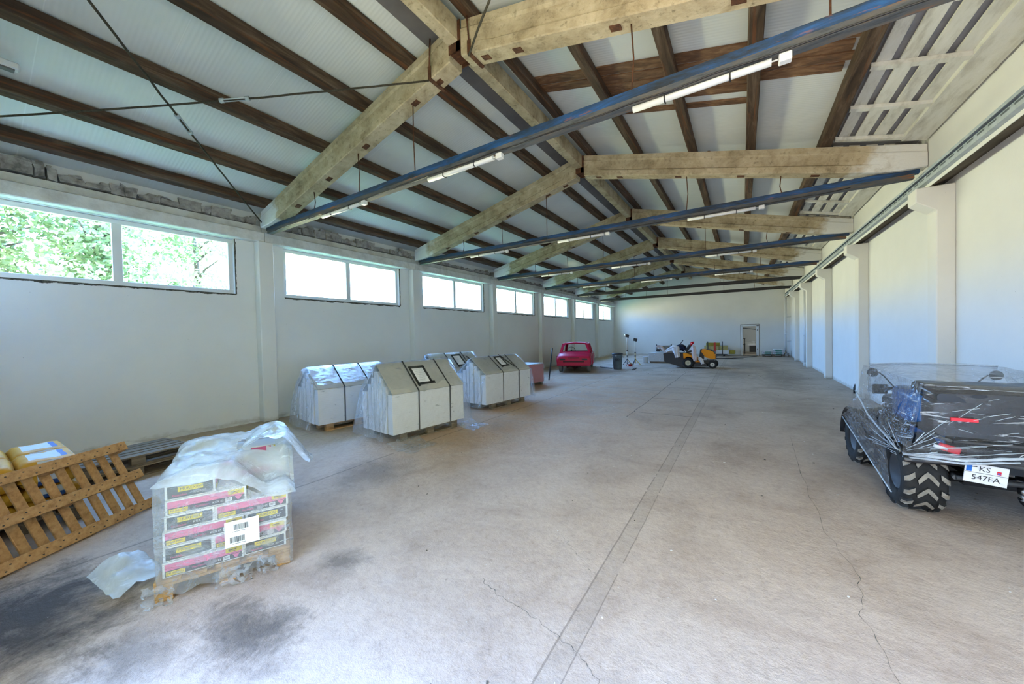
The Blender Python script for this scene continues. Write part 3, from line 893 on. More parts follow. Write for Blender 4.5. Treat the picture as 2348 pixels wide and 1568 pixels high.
m = MB(); m.b2(-0.04, 0.04, -0.19, 0.44, -0.03, -0.012); m.build('diffuser', M_GREYSHEET, t)

# far door: white steel frame, threshold; the next room behind it
d = thing('door_1', None, None, (0, YF, 0)); struct(d)
m = MB(); fx0, fx1 = DX0, DX1
for a, b in ((fx0 - 0.05, fx0 + 0.06), (fx1 - 0.10, fx1 + 0.05)):
    m.b2(a, b, -0.02, 0.14, 0, DZ)
m.b2(fx0 - 0.05, fx1 + 0.05, -0.02, 0.14, DZ - 0.06, DZ + 0.05)
m.build('door_frame', M_FRAME, d, bevel=0.006)
m = MB(); m.b2(fx0 - 0.075, fx0 - 0.052, -0.012, 0.02, 0, DZ + 0.08); m.b2(fx1 + 0.052, fx1 + 0.075, -0.012, 0.02, 0, DZ + 0.08); m.b2(fx0 - .075, fx1 + .075, -0.012, 0.02, DZ + .055, DZ + 0.08)
m.build('frame_joint', M_FOAM, d)
m = MB(); m.b2(fx0, fx1, -0.01, 0.3, 0.0, 0.03); m.build('threshold', M_MASON, d)
m = MB(); m.b2(fx1 - 0.10, fx1 - 0.06, 0.15, 0.95, 0.03, DZ - 0.08); m.build('door_leaf', M_FRAME, d)
for hz in (0.4, 1.75):
    m = MB(); m.tube([(fx1 - 0.045, -0.03, hz), (fx1 - 0.045, -0.03, hz + 0.1)], 0.012, 6); m.build('hinge', M_BLACK, d)
YR = YF + 0.3
m = MB(); m.b2(-2.2, 2.9, YR, YR + 5.0, -0.25, 0.0); struct(m.build('floor.001', M_FLOOR))
m = MB()
m.b2(-2.35, -2.2, YR, YR + 5, 0, 3); m.b2(2.9, 3.05, YR, YR + 5, 0, 3); m.b2(-2.35, 3.05, YR + 5, YR + 5.15, 0, 3)
struct(m.build('wall_next_room', M_WALL))
m = MB(); m.b2(-2.35, 3.05, YR, YR + 5.15, 3.0, 3.1); struct(m.build('ceiling.001', M_PAINT))
lp = bpy.data.lights.new('room_lamp', 'POINT'); lp.energy = 26; lp.color = (0.82, 0.94, 1.0); lp.shadow_soft_size = 0.15
lo = bpy.data.objects.new('room_lamp', lp); C.objects.link(lo); lo.location = (1.6, YR + 1.2, 2.6)
# ------------------------------------------------------------------ pallets
M_PALLET = mottled('fresh_pallet_wood', [(0.25, (0.27, 0.13, 0.045)), (0.5, (0.46, 0.25, 0.095)), (0.75, (0.56, 0.34, 0.15))], 3.0, 0.8, stretch=(1.0, 8, 8), bmp=0.25)
M_PALLETG = mottled('weathered_pallet_wood', [(0.25, (0.10, 0.075, 0.048)), (0.5, (0.19, 0.145, 0.098)), (0.75, (0.28, 0.225, 0.16))], 3.0, 0.85, stretch=(1.0, 8, 8), bmp=0.3)
M_KNOT = flat('nail_heads', (0.05, 0.035, 0.02), 0.7)
def make_pallet(label, loc, rotz, mat=None, L=1.2, W=0.8, group=None, z=0.0):
    mat = mat or M_PALLET
    t = thing('pallet', label, 'pallet', (loc[0], loc[1], z), rotz, group)
    for k in range(5):
        m = MB(); y = -W / 2 + 0.07 + (W - 0.14) * k / 4; w = 0.145 if k % 2 == 0 else 0.10
        m.box((0, y + random.uniform(-.004, .004), 0.133), (L, w, 0.021)); m.build('deck_board', mat, t, bevel=0.003)
    for k in range(3):
        x = (-1, 0, 1)[k] * (L / 2 - 0.0725)
        m = MB(); m.box((x, 0, 0.111), (0.145, W, 0.021)); m.build('cross_board', mat, t, bevel=0.003)
        for s in (-1, 0, 1):
            m = MB(); m.box((x, s * (W / 2 - 0.05), 0.0615), (0.145, 0.10, 0.077)); m.build('block', mat, t, bevel=0.004)
    for s in (-1, 0, 1):
        m = MB(); m.box((0, s * (W / 2 - 0.05), 0.0115), (L, 0.10, 0.021)); m.build('bottom_board', mat, t, bevel=0.003)
    return t

# ------------------------------------------------------------------ cartons of adhesive on the near pallet
M_CARD = flat('white_carton', (0.78, 0.77, 0.76), 0.7)
M_PINK = flat('pink_print', (0.78, 0.16, 0.33), 0.6)
M_SLATE = flat('dark_slate_print', (0.022, 0.028, 0.045), 0.5)
M_YELLOW = flat('yellow_print', (0.80, 0.60, 0.02), 0.6)
M_WHITEP = flat('white_print', (0.85, 0.85, 0.85), 0.6)
M_HOTPINK = flat('bright_pink_lettering', (0.90, 0.10, 0.30), 0.6)
PRN = [M_PINK, M_SLATE, M_YELLOW, M_WHITEP, M_HOTPINK]
CH = 0.108
def fq(m, fn, x0, x1, y0, y1, d, mi, sk=0.0):
    m.face([fn((x0, y0), d), fn((x1, y0), d), fn((x1 + sk, y1), d), fn((x0 + sk, y1), d)], mi)
def long_print(fn):
    m = MB(); h = CH
    fq(m, fn, -0.235, 0.235, 0.050, 0.096, .0008, 0)
    fq(m, fn, -0.235, 0.235, 0.010, 0.050, .0008, 1)
    fq(m, fn, -0.228, -0.118, 0.014, 0.043, .0014, 2)
    m.text('MUREXIN', 0.021, lambda p: fn((-0.173 + p[0] * 1.05, 0.0285 + p[1]), .002), 1)
    m.text('Flexkleber', 0.020, lambda p: fn((-0.035 + p[0], 0.030 + p[1]), .002), 4)
    m.text('KGX 65', 0.021, lambda p: fn((0.065 + p[0], 0.030 + p[1]), .002), 3)
    fq(m, fn, 0.112, 0.155, 0.016, 0.044, .0014, 3)
    for k in range(7):
        fq(m, fn, 0.117 + k * 0.005, 0.1195 + k * 0.005, 0.022, 0.04, .002, 1)
    m.face([fn(p, .0014) for p in ((0.172, 0.047), (0.222, 0.047), (0.204, 0.018), (0.19, 0.018))], 0)
    fq(m, fn, 0.13, 0.235, 0.062, 0.096, .0014, 2, 0.0)
    fq(m, fn, 0.148, 0.20, 0.078, 0.084, .002, 1); fq(m, fn, 0.152, 0.195, 0.069, 0.072, .002, 1)
    return m.mesh('printed_side', PRN, fixn=False)
def end_print(fn):
    m = MB()
    fq(m, fn, -0.135, 0.135, 0.010, 0.094, .0008, 1)
    fq(m, fn, -0.075, 0.075, 0.050, 0.084, .0014, 2)
    m.text('MUREXIN', 0.026, lambda p: fn((p[0] * 1.1, 0.067 + p[1]), .002), 1)
    m.text('Flexkleber', 0.021, lambda p: fn((-0.065 + p[0], 0.027 + p[1]), .002), 4)
    m.text('KGX 65', 0.023, lambda p: fn((0.055 + p[0], 0.032 + p[1]), .002), 3)
    return m.mesh('printed_end', PRN, fixn=False)
long_me = [long_print(lambda p, d: (p[0], -0.15 - d, p[1])), long_print(lambda p, d: (-p[0], 0.15 + d, p[1]))]
end_me = [end_print(lambda p, d: (0.25 + d, p[0], p[1])), end_print(lambda p, d: (-0.25 - d, -p[0], p[1]))]
m = MB(); m.b2(-0.25, 0.25, -0.15, 0.15, 0.0015, CH - 0.001); box_me = m.mesh('carton_body', [M_CARD], bevel=0.004)
def obj_of(name, me, parent=None):
    o = bpy.data.objects.new(name, me); C.objects.link(o)
    if parent is not None: o.parent = parent
    return o
PF = Vector((-3.43, 0.73, 0)); UD = Vector((0.412, 0.911, 0)).normalized(); VD = Vector((-UD.y, UD.x, 0))
PANG = math.atan2(UD.y, UD.x)
def P3(u, v, z): return PF + UD * u + VD * v + Vector((0, 0, z))
c = P3(0.4, 0.6, 0)
make_pallet('fresh wooden pallet carrying the wrapped stack of pink and black cartons', (c.x, c.y), PANG + PI / 2)
lay_even = [('front', 'left', 0, .5, 0, .3), ('front', 'right', .5, .8, 0, .5), ('middle', 'left', 0, .3, .3, .8), ('middle', 'right', .3, .8, .5, .8), ('back', 'left', 0, .5, .8, 1.1), ('back', 'right', .5, .8, .8, 1.2)]
LAYN = ['bottom', 'second', 'third', 'fourth', 'fifth', 'topmost']
for L in range(6):
    for q, (fb, lr, u0, u1, v0, v1) in enumerate(lay_even):
        if L == 4 and q in (1,): continue
        if L == 5 and q in (0, 2, 5): continue
        if L < 3 and q in (2, 4): continue               # buried in the stack, seen from nowhere
        if L % 2: u0, u1 = 0.8 - u1, 0.8 - u0; lr = 'right' if lr == 'left' else 'left'
        cc = P3(0.038 + 0.006 * L + 0.93 * (u0 + u1) / 2, 0.02 + 0.97 * (v0 + v1) / 2, 0.1445 + L * 0.1085)
        lng = (u1 - u0) > 0.4
        jit = Vector((random.uniform(-.004, .004), random.uniform(-.004, .004), 0))
        t = thing('carton', '%s-printed carton, %s %s of the %s layer on the near pallet' % ('pink' if lng else 'black', fb, lr, LAYN[L]), 'carton', cc + jit, PANG + (0 if lng else PI / 2) + random.uniform(-.012, .012), 'adhesive cartons on the near pallet')
        t.scale = (0.925, 0.925, 1) if q != 5 else (0.74, 0.925, 1)
        b = obj_of('carton_body', box_me, t)
        for me in long_me: obj_of('printed_side', me, t)
        if q != 5:
            for me in end_me: obj_of('printed_end', me, t)

M_FILM = film('clear_stretch_film', clear=0.79, wr=4.0, gloss=0.7, rough=0.1, milk=(0.45, 0.75), streak=(1.6, 1.6, 9), glint=0.5, gth=(0.62, 0.70))
M_MILKY = film('milky_plastic_sheet', clear=0.42, col=(0.82, 0.90, 0.97), wr=1.6, gloss=0.4, rough=0.15, milk=(0.4, 0.75), streak=(4, 2, 4), glint=0.4, gth=(0.58, 0.7), bst=0.35)
M_FILMB = film('thin_cover_film', clear=0.94, wr=3.0, gloss=0.32, rough=0.1, milk=(0.45, 0.75), col=(0.85, 0.92, 1.0), streak=(2, 2, 5), glint=0.35, gth=(0.62, 0.72))
M_FILME = film('gathered_end_film', clear=0.86, wr=2.5, gloss=0.6, rough=0.1, milk=(0.45, 0.75), col=(0.85, 0.92, 1.0), streak=(5, 5, 1.2), glint=0.5, gth=(0.58, 0.68))
M_FOLD = flat('folded_film', (0.80, 0.85, 0.93), 0.2)
w = thing('plastic_wrap', 'torn clear and milky plastic wrap over the near stack of cartons', 'plastic wrap', (0, 0, 0))
def top_z(u, v):
    """height of the load under the sheet"""
    zl = 0.80
    if u > 0.48 and v < 0.35: zl = 0.60 + 0.0 * v
    return zl
# skirt hugging the four sides
m = MB()
per = [(0.035, 0.0), (.80, 0), (.80, 1.15), (0.035, 1.15)]
def skirt(tu, z):
    s = tu * 4; k = int(s) % 4; f = s - int(s)
    a, b = per[k], per[(k + 1) % 4]
    u = a[0] + (b[0] - a[0]) * f; v = a[1] + (b[1] - a[1]) * f
    ou = (u - 0.4) / 0.4; ov = (v - 0.575) / 0.575
    n = nz(u * 5 + 3 * k, v * 5, z * 7) * 0.012 + 0.022
    # the sheet drapes outwards where the load steps in
    return u + ou * n, v + ov * n * 0.8
NS = 72
def sk(i, j):
    tu = i; z0 = 0.05 + 0.05 * nz(i * 23, 1.7) + 0.03 * nz(i * 60, 5); 
    s = tu * 4; k = int(s) % 4; f = s - int(s)
    zt = 0.80
    if k == 0: zt = 0.80 - 0.19 * max(0, min(1, (f - 0.45) / 0.3))
    if k == 1: zt = 0.61 + 0.19 * max(0, min(1, (f - 0.15) / 0.2))
    z = z0 + (zt - z0) * j
    u, v = skirt(tu, z)
    return P3(u, v, z)
m.grid(NS, 14, sk)
m.build('side_wrap', M_FILM, w)
# milky sheet over the top, loose and rucked up at the back
m = MB()
def topf(i, j):
    u = -0.03 + 0.86 * i; v = -0.02 + 1.2 * j
    zz = 0.84 - 0.22 * max(0, min(1, (u - 0.42) / 0.22)) * max(0, min(1, (0.55 - v) / 0.25))
    zz += 0.06 * math.exp(-((v - 0.95) / 0.2) ** 2) - 0.05 * u * v
    zz += 0.035 * nz(u * 6, v * 5, 2.0) + 0.02 * nz(u * 14, v * 11, 5.0) + 0.02
    ed = min(i / 0.06, (1 - i) / 0.06, j / 0.05, 1.0)
    zz -= 0.06 * (1 - ed)
    u += 0.035 - 0.012 * (1 if i > .5 else 0); v += -0.012 + 0.02 * ed * (1 if j < .5 else 0)
    return P3(u, v, zz)
hole = lambda i, j: (13 <= i <= 21 and 13 <= j <= 21 and ((i - 17) / 4.6) ** 2 + ((j - 17) / 4.6) ** 2 < 1.0)
m.grid(26, 30, topf, skip=hole)
m.build('top_sheet', M_MILKY, w)
m = MB()                                             # flap thrown back over the right-hand side
def flap(i, j):
    a = i; b = j
    v = 0.40 + 0.70 * b
    u = 0.44 + 0.54 * a + 0.05 * math.sin(b * 3)
    z = 0.86 + 0.09 * math.sin(PI * min(1, a * 1.1)) - 0.30 * max(0, a - 0.62) / .38 * (0.6 + 0.4 * b)
    z += 0.03 * nz(u * 9, v * 8, 3) + 0.015 * nz(u * 20, v * 20, 1)
    if a > 0.9: z += 0.02 * nz(v * 30, 2)
    return P3(u, v, z)
m.grid(16, 18, flap)
m.build('loose_flap', M_MILKY, w)
for u, v, wd, s in ((0.0, -0.02, 0.15, 1), (0.40, -0.03, 0.22, 2), (0.62, -0.02, 0.12, 3)):   # torn scraps round the pallet feet
    m = MB()
    hole = lambda i, j: nz(i * .55 + s, j * .6, s) < -.22 or (j == 0 and random.random() < .4)
    m.grid(12, 9, lambda i, j: P3(u + (i - 0.3) * wd + 0.03 * nz(j * 5, s, i * 3), v - 0.03 * abs(math.sin(i * 4 + s)) - 0.03 * nz(i * 4, j * 4, s) - 0.02, max(.006, 0.012 + 0.15 * j + 0.03 * nz(i * 5, j * 3, s) - .04 * i)), skip=hole)
    m.build('torn_scrap', M_FILM, w)
m = MB()                                             # delivery label with two bar codes
fn = lambda p, d: P3(0.40 + p[0], -0.036 - d, 0.345 + p[1])
fq(m, fn, -0.005, 0.205, -0.075, 0.115, 0, 0)
for r, z0 in enumerate((0.045, -0.045)):
    x = 0.05 - 0.025 * r
    while x < 0.135 - 0.02 * r:
        wd = random.choice((0.002, 0.003, 0.005)); fq(m, fn, x, x + wd, z0, z0 + 0.042, .001, 1); x += wd + random.choice((0.002, 0.003))
    fq(m, fn, 0.04, 0.12, z0 - 0.012, z0 - 0.009, .001, 1)
m.build('delivery_label', [M_WHITEP, M_SLATE], w, fixn=False)
m = MB()                                             # scrap of plastic on the floor beside the pallet
m.grid(10, 8, lambda i, j: Vector((-3.68 - 0.42 * j + 0.04 * nz(i * 4, j * 3), 0.58 + 0.30 * i - 0.06 * j, 0.012 + 0.16 * math.sin(PI * (0.15 + 0.6 * i)) * (0.4 + 0.6 * j) + 0.03 * nz(i * 6, j * 6, 7))))
o = m.build('plastic_scrap', M_MILKY)
tag(o, 'crumpled scrap of clear plastic lying on the floor left of the near pallet', 'plastic scrap')

# ------------------------------------------------------------------ leaning pallet, yellow bags, grey pallets
b0 = Vector((-4.83, 0.18, 0)); b1 = Vector((-5.50, 1.26, 0)); ul = (b1 - b0).normalized(); al = Vector((-0.8517, -0.5240, 0))
L = (b1 - b0).length; th = math.radians(61)
up = al * math.cos(th) + Vector((0, 0, math.sin(th))); nrm = ul.cross(up)     # nrm points to the camera side or away
if nrm.dot(Vector((1, -0.3, 0))) < 0: nrm = -nrm
t = thing('pallet', 'orange-brown slatted wooden pallet leaning on its side against yellow bags', 'pallet', b0)
def LP3(s, w, d): return ul * s + up * w + nrm * d + al * 0.02
R3 = Matrix((ul, up, nrm)).transposed()
for w_ in (0.05, 0.40, 0.75):                         # three runners towards the camera
    m = MB(); m.box(LP3(L / 2, w_ + 0.006, 0.012), (L + (0.02 if w_ < .1 else 0), 0.095, 0.022), rot=R3)
    m.build('runner', M_PALLET, t, bevel=0.003)
    m = MB()
    for k in range(11):
        for e in (-1, 1):
            m.box(LP3(0.07 + (L - 0.14) * k / 10 + e * 0.02, w_ + e * 0.02, 0.0236), (0.012, 0.010, 0.002), rot=R3)
    m.build('nails', M_KNOT, t)['kind'] = 'stuff'
for k in range(11):
    m = MB(); m.box(LP3(0.05 + (L - 0.10) * k / 10, 0.40, -0.112), (0.072, 0.80, 0.02), rot=R3)
    m.build('slat', M_PALLET, t, bevel=0.003)
for w_ in (0.05, 0.40, 0.75):
    for s_ in (0.05, L / 2, L - 0.05):
        m = MB(); m.box(LP3(s_, w_ + 0.004, -0.05), (0.10, 0.09, 0.10), rot=R3); m.build('block', M_PALLET, t, bevel=0.004)

M_BAG = mottled('yellow_paper_bag', [(0.3, (0.52, 0.25, 0.02)), (0.7, (0.72, 0.38, 0.03))], 4, 0.55, bmp=0.2, bscale=8)
M_BAGW = mottled('white_bag_panel', [(0.3, (0.55, 0.58, 0.60)), (0.7, (0.70, 0.73, 0.74))], 4, 0.5, bmp=0.15, bscale=8)
M_BAGB = flat('blue_bag_print', (0.03, 0.10, 0.36), 0.5)
def bag_mesh(seed, lx=0.60, ly=0.40, h=0.13, mats=None, panel=True, band=True):
    m = MB()
    nx, ny = 14, 10
    def prof(i, j):
        x = (i - .5) * 2; y = (j - .5) * 2
        e = (1 - abs(x) ** 6) * (1 - abs(y) ** 6)
        return x, y, max(0, e) ** 0.35
    def sheet(sgn):
        def fn(i, j):
            x, y, e = prof(i, j)
            z = h / 2 + sgn * h / 2 * e + 0.012 * nz(x * 2.2 + seed, y * 2.2, sgn) * e
            return Vector((x * lx / 2, y * ly / 2, max(0.002, z)))
        V = m.grid(nx, ny, fn)
    sheet(1); sheet(-1)
    bmesh.ops.remove_doubles(m.bm, verts=m.bm.verts, dist=0.0008)
    bmesh.ops.recalc_face_normals(m.bm, faces=m.bm.faces)
    if panel:
        for f in m.bm.faces:
            c = f.calc_center_median()
            if f.normal.z > 0.3 and abs(c.x) < lx * 0.30 and abs(c.y) < ly * 0.34:
                f.material_index = 2 if (band and -ly * 0.36 < c.y < -ly * 0.18 and c.x > -lx * 0.3) else 1
            if abs(c.x) > lx * 0.44 and abs(c.y) < ly * .16:
                f.material_index = 1 if c.z > h * .35 else 2
            if abs(c.x) < lx * 0.30 and c.y < -ly * 0.40 and f.normal.z < 0.85:
                f.material_index = 1 if c.z > h * 0.4 else 2
    me = m.mesh('paper_bag', mats or [M_BAG, M_BAGW, M_BAGB], fixn=False)
    return me
bags = [bag_mesh(s) for s in (1, 5, 9)]
bc = Vector((-6.38, 0.34, 0))
make_pallet('wooden pallet under the yellow bags behind the leaning pallet', (bc.x, bc.y), 0, M_PALLETG)
for lay in range(4):
    for q, (dx, dy) in enumerate(((0.30, -0.2), (0.30, 0.2), (-0.30, -0.2), (-0.30, 0.2))):
        o = obj_of('paper_bag', bags[(lay + q) % 3])
        o.location = (bc.x + dx + random.uniform(-.015, .015), bc.y + dy, 0.146 + lay * 0.132); o.rotation_euler = (0, 0, random.uniform(-.03, .03) + (PI if dy > 0 else 0))
        tag(o, 'yellow and white paper bag, %s %s of the %s layer behind the leaning pallet' % ('front' if dx > 0 else 'back', 'left' if dy < 0 else 'right', ('bottom', 'second', 'third', 'top')[lay]), 'bag', 'yellow bags behind the leaning pallet')
make_pallet('lower of two weathered grey pallets lying flat by the left wall', (-7.28, 1.30), PI / 2 + 0.14, M_PALLETG)
make_pallet('upper of two weathered grey pallets lying flat by the left wall', (-7.29, 1.32), PI / 2 + 0.14, M_PALLETG, z=0.1445)

# ------------------------------------------------------------------ white boards packed as little gables
M_BWHITE = mottled('white_fibre_board', [(0.3, (0.66, 0.66, 0.66)), (0.7, (0.76, 0.76, 0.76))], 3, 0.7, bmp=0.06)
M_BGREY = mottled('grey_cover_board', [(0.3, (0.42, 0.41, 0.38)), (0.7, (0.52, 0.51, 0.48))], 2, 0.75, bmp=0.08)
M_BOARDEDGE = None
def layered_board():
    m, t, n, b = newmat('stacked_white_boards')
    co = coords(t); sx = t.nodes.new('ShaderNodeSeparateXYZ'); link(t, co, sx.inputs[0])
    f = mathn(t, 'FRACT', mathn(t, 'MULTIPLY', mathn(t, 'ADD', sx.outputs[2], mathn(t, 'MULTIPLY', nodenoise(t, co, 1.5), 0.02)), 28))
    c = mixc(t, mathn(t, 'MULTIPLY', mathn(t, 'LESS_THAN', f, 0.10), 0.18), (0.74, 0.74, 0.75), (0.4, 0.4, 0.42))
    sp = nodenoise(t, co, 30, 2)
    c = mixc(t, mathn(t, 'GREATER_THAN', sp, 0.775), c, (0.33, 0.33, 0.33))
    link(t, c, b.inputs['Base Color']); b.inputs['Roughness'].default_value = 0.7
    return m
M_LAYER = layered_board()
M_STRAP = flat('black_plastic_strap', (0.03, 0.03, 0.035), 0.5)
M_TAPE = mottled('black_tape', [(0.35, (0.02, 0.02, 0.02)), (0.62, (0.05, 0.05, 0.05)), (0.75, (0.4, 0.4, 0.38))], 22, 0.5, bmp=0.1)
M_PAPER = flat('white_paper_sheet', (0.82, 0.82, 0.84), 0.6)
M_TEXTG = flat('grey_print', (0.35, 0.35, 0.37), 0.7)
def board_pack(label, fl, ang, L, ridge=1.30, eave=0.85, W=0.98, straps=(0.33, 0.80), lab=None, seed=0, pal=None, extra=(), zb=0.146):
    """fl: front left lower corner on the ground; local x runs along the pack, local y goes back"""
    t = thing('board_pack', label, 'board pack', (fl[0], fl[1], 0), ang, 'wrapped packs of white boards')
    h = W / 2
    prof = [(0.0, 0.15, eave), (0.17, 0.12, 0.0), (0.30, 0.10, 0.0), (h - 0.075, 0.15, 0.0)]
    def roof(y): return eave + (ridge - eave) * (1 - abs(y - h) / h)
    st = []
    for y, w, z in ((0.0, 0.15, eave), (0.18, 0.11, None), (0.31, 0.09, None), (h - 0.07, 0.14, None), (W - 0.40, 0.09, None), (W - 0.29, 0.11, None), (W - 0.15, 0.15, eave)):
        zt = z if z else min(roof(y), roof(y + w)) - 0.05
        st.append((y, w, zt))
    for k, (y, w, zt) in enumerate(st):
        m = MB(); o_ = random.uniform(-0.015, 0.015) if k else 0
        m.b2(o_, L + o_, y, y + w, zb, zt - 0.012)
        m.build('board_stack', M_LAYER, t, bevel=0.004)
    for s in (1, -1):
        m = MB(); yf = (lambda y: y) if s > 0 else (lambda y: W - y)
        m.prism([(yf(-0.005), eave - 0.01), (yf(h), ridge - 0.012), (yf(h), ridge), (yf(-0.012), eave + 0.004)], lambda p, q: (0.0 if q == 0 else L, p[0], p[1]))
        m.build('cover_board', M_BGREY, t)
    for f in straps:
        m = MB(); x = L * f; w = 0.013; e = 0.006
        pts = [(-e, zb - .002), (-0.018, eave + .008), (h, ridge + .022), (W + 0.018, eave + .008), (W + e, zb - .002)]
        for a, b in zip(pts, pts[1:]):
            m.bar((x, a[0], a[1]), (x, b[0], b[1]), 2 * w, 0.003, up=(0, -1, 0.3))
        m.build('strap', M_STRAP, t)
    nv = Vector((0, -(ridge - eave), h)).normalized(); dv = Vector((0, h, ridge - eave)).normalized()
    def onroof(p, d): return Vector((p[0], 0, eave)) + dv * p[1] + nv * (0.012 + d)
    if lab:
        lx, ly, lw, lh = lab
        m = MB(); fq(m, onroof, lx, lx + lw, ly, ly + lh, 0.002, 0)
        for k in range(6):
            fq(m, onroof, lx + lw * .18, lx + lw * random.uniform(.55, .85), ly + lh * (0.2 + 0.11 * k), ly + lh * (0.2 + 0.11 * k) + 0.004, 0.003, 1)
        m.build('paper_sheet', [M_PAPER, M_TEXTG], t, fixn=False)
        m = MB(); b = 0.045
        for x0, x1, y0, y1, sk in ((lx - b, lx + 0.008, ly - b - .03, ly + lh + b, 0), (lx + lw - 0.008, lx + lw + b, ly - b, ly + lh + b, 0), (lx - b, lx + lw + b, ly + lh - 0.01, ly + lh + b, 0), (lx - b, lx + lw + b + .05, ly - b, ly + .01, 0)):
            fq(m, onroof, x0, x1, y0, y1, 0.0045, 0, sk)
        m.build('tape_frame', M_TAPE, t, fixn=False)
    for x0, y0_, x1, y1_ in extra:                      # stray strips of tape
        m = MB(); d2 = Vector((x1 - x0, y1_ - y0_, 0)).normalized(); n2 = Vector((-d2.y, d2.x, 0)) * 0.022
        m.face([onroof((a + sx_ * n2.x, b + sx_ * n2.y), 0.006) for a, b, sx_ in ((x0, y0_, -1), (x1, y1_, -1), (x1, y1_, 1), (x0, y0_, 1))])
        m.build('tape_strip', M_TAPE, t, fixn=False)
    # cover film: over the ridge, flaring out at both ends
    m = MB()
    ny = 20; nx = 26
    path = [(-0.03, 0.10), (-0.028, eave * 0.6), (-0.018, eave), (h, ridge + 0.02), (W + 0.018, eave), (W + 0.03, eave * 0.6), (W + 0.05, 0.10)]
    seg = [0]; 
    for a, b in zip(path, path[1:]): seg.append(seg[-1] + math.dist(a, b))
    def pp(j):
        s = j * seg[-1]
        for k in range(len(path) - 1):
            if s <= seg[k + 1] + 1e-9:
                f = (s - seg[k]) / (seg[k + 1] - seg[k]); return path[k][0] + (path[k + 1][0] - path[k][0]) * f, path[k][1] + (path[k + 1][1] - path[k][1]) * f
        return path[-1]
    def fn(i, j):
        x = -0.10 + (L + 0.20) * i
        y, z = pp(j)
        n = 0.010 * nz(x * 4 + seed, y * 5, z * 5)
        low = max(0, 1 - z / eave)
        end = max(0, (abs(i - .5) - .44) / .06)
        x += (1 if i > .5 else -1) * low * 0.10 * (1 if end > 0 else 0)
        cy = (y - h)
        y = h + cy * (1 - 0.10 * end * (1 - low)) + n + (0.02 * nz(x * 3, seed, 5) if low > 0 else 0)
        z = z - end * 0.05 * (1 - low) + (0.05 * nz(x * 6, y * 2, seed) if low > 0.8 else 0)
        return Vector((x, y, max(0.02, z + 0.006 * nz(x * 6, y * 6, seed + 4))))
    m.grid(nx, ny, fn)
    m.build('cover_film', M_FILMB, t)
    for e, x0 in ((-1, -0.02), (1, L + 0.02)):         # gathered ends
        m = MB()
        def fe(i, j):
            y = -0.03 + (W + 0.06) * i
            zt = (eave + (ridge - eave) * (1 - abs(y - h) / h) if 0 <= y <= W else eave) + 0.0
            z = 0.10 + (max(0.3, zt) - 0.10) * j
            return Vector((x0 + e * (0.04 + 0.13 * (1 - j) + 0.06 * nz(y * 5 + seed, z * 1.5, seed) + 0.02 * nz(y * 17, z * 3, seed)), y, z))
        m.grid(22, 8, fe)
        m.build('end_film', M_FILME, t)
    return t
AP = math.atan2(0.99, 0.13)                            # long axis of the packs
ax = Vector((math.cos(AP), math.sin(AP), 0)); ay = Vector((-ax.y, ax.x, 0))
def palletunder(fl, L, label, mat):
    c = Vector((fl[0], fl[1], 0)) + ax * (L / 2) + ay * 0.46
    make_pallet(label, (c.x, c.y), AP, mat, L=min(1.3, L * 0.92), W=0.86)
packs = [((-6.86, 3.82), 1.60, 1.24, 0.84, 'gable-shaped pack of white boards in clear film standing closest to the window wall', (0.32, 0.66), None, 1, M_PALLET, 'wooden pallet under the white board pack closest to the window wall'),
         ((-4.98, 4.03), 1.60, 1.34, 0.84, 'nearest gable-shaped pack of white boards, with a taped paper and loose film at its foot', (0.33, 0.78), (0.62, 0.16, 0.26, 0.36), 2, M_PALLETG, 'grey pallet under the nearest white board pack'),
         ((-5.16, 6.90), 1.75, 1.26, 0.87, 'wrapped board pack in front of the pink pack, with a small taped paper', (0.36, 0.72), (0.80, 0.25, 0.20, 0.30), 3, M_PALLETG, 'grey pallet under the white board pack in front of the pink pack'),
         ((-6.62, 6.85), 1.65, 1.33, 0.86, 'rear board pack half hidden behind the nearest pack, with a taped paper', (0.35, 0.72), (0.80, 0.20, 0.26, 0.36), 4, M_PALLETG, 'grey pallet under the half hidden rear board pack')]
for fl, L, rz, ev, lb, strp, lab, sd, pm, plb in packs:
    board_pack(lb, fl, AP, L, rz, ev, straps=strp, lab=lab, seed=sd * 3.1, extra={3: ((1.02, .66, 1.22, .14),), 4: ((1.30, .50, 1.42, .22), (1.22, .24, 1.45, .02))}.get(sd, ()))
    palletunder(fl, L, plb, pm)
for cx, cy, wx, wy, s, lb in ((-4.55, 4.12, 0.55, 0.62, 1, 'at the near corner of the nearest white board pack'), (-4.50, 5.62, 0.45, 0.5, 5, 'at the far corner of the nearest white board pack')):
    m = MB()
    m.grid(14, 12, lambda i, j: Vector((cx + (i - .6) * wx + 0.06 * nz(j * 3, s), cy + (j - .5) * wy + 0.05 * nz(i * 3, s + 2), 0.006 + 0.05 * abs(nz(i * 4 + s, j * 4, s)) + 0.22 * max(0, 0.35 - i) + 0.02 * abs(nz(i * 12, j * 12, s)))))
    tag(m.build('trailing_film', M_FILME), 'clear film trailing on the floor ' + lb, 'plastic film', 'film trailing from the board packs')
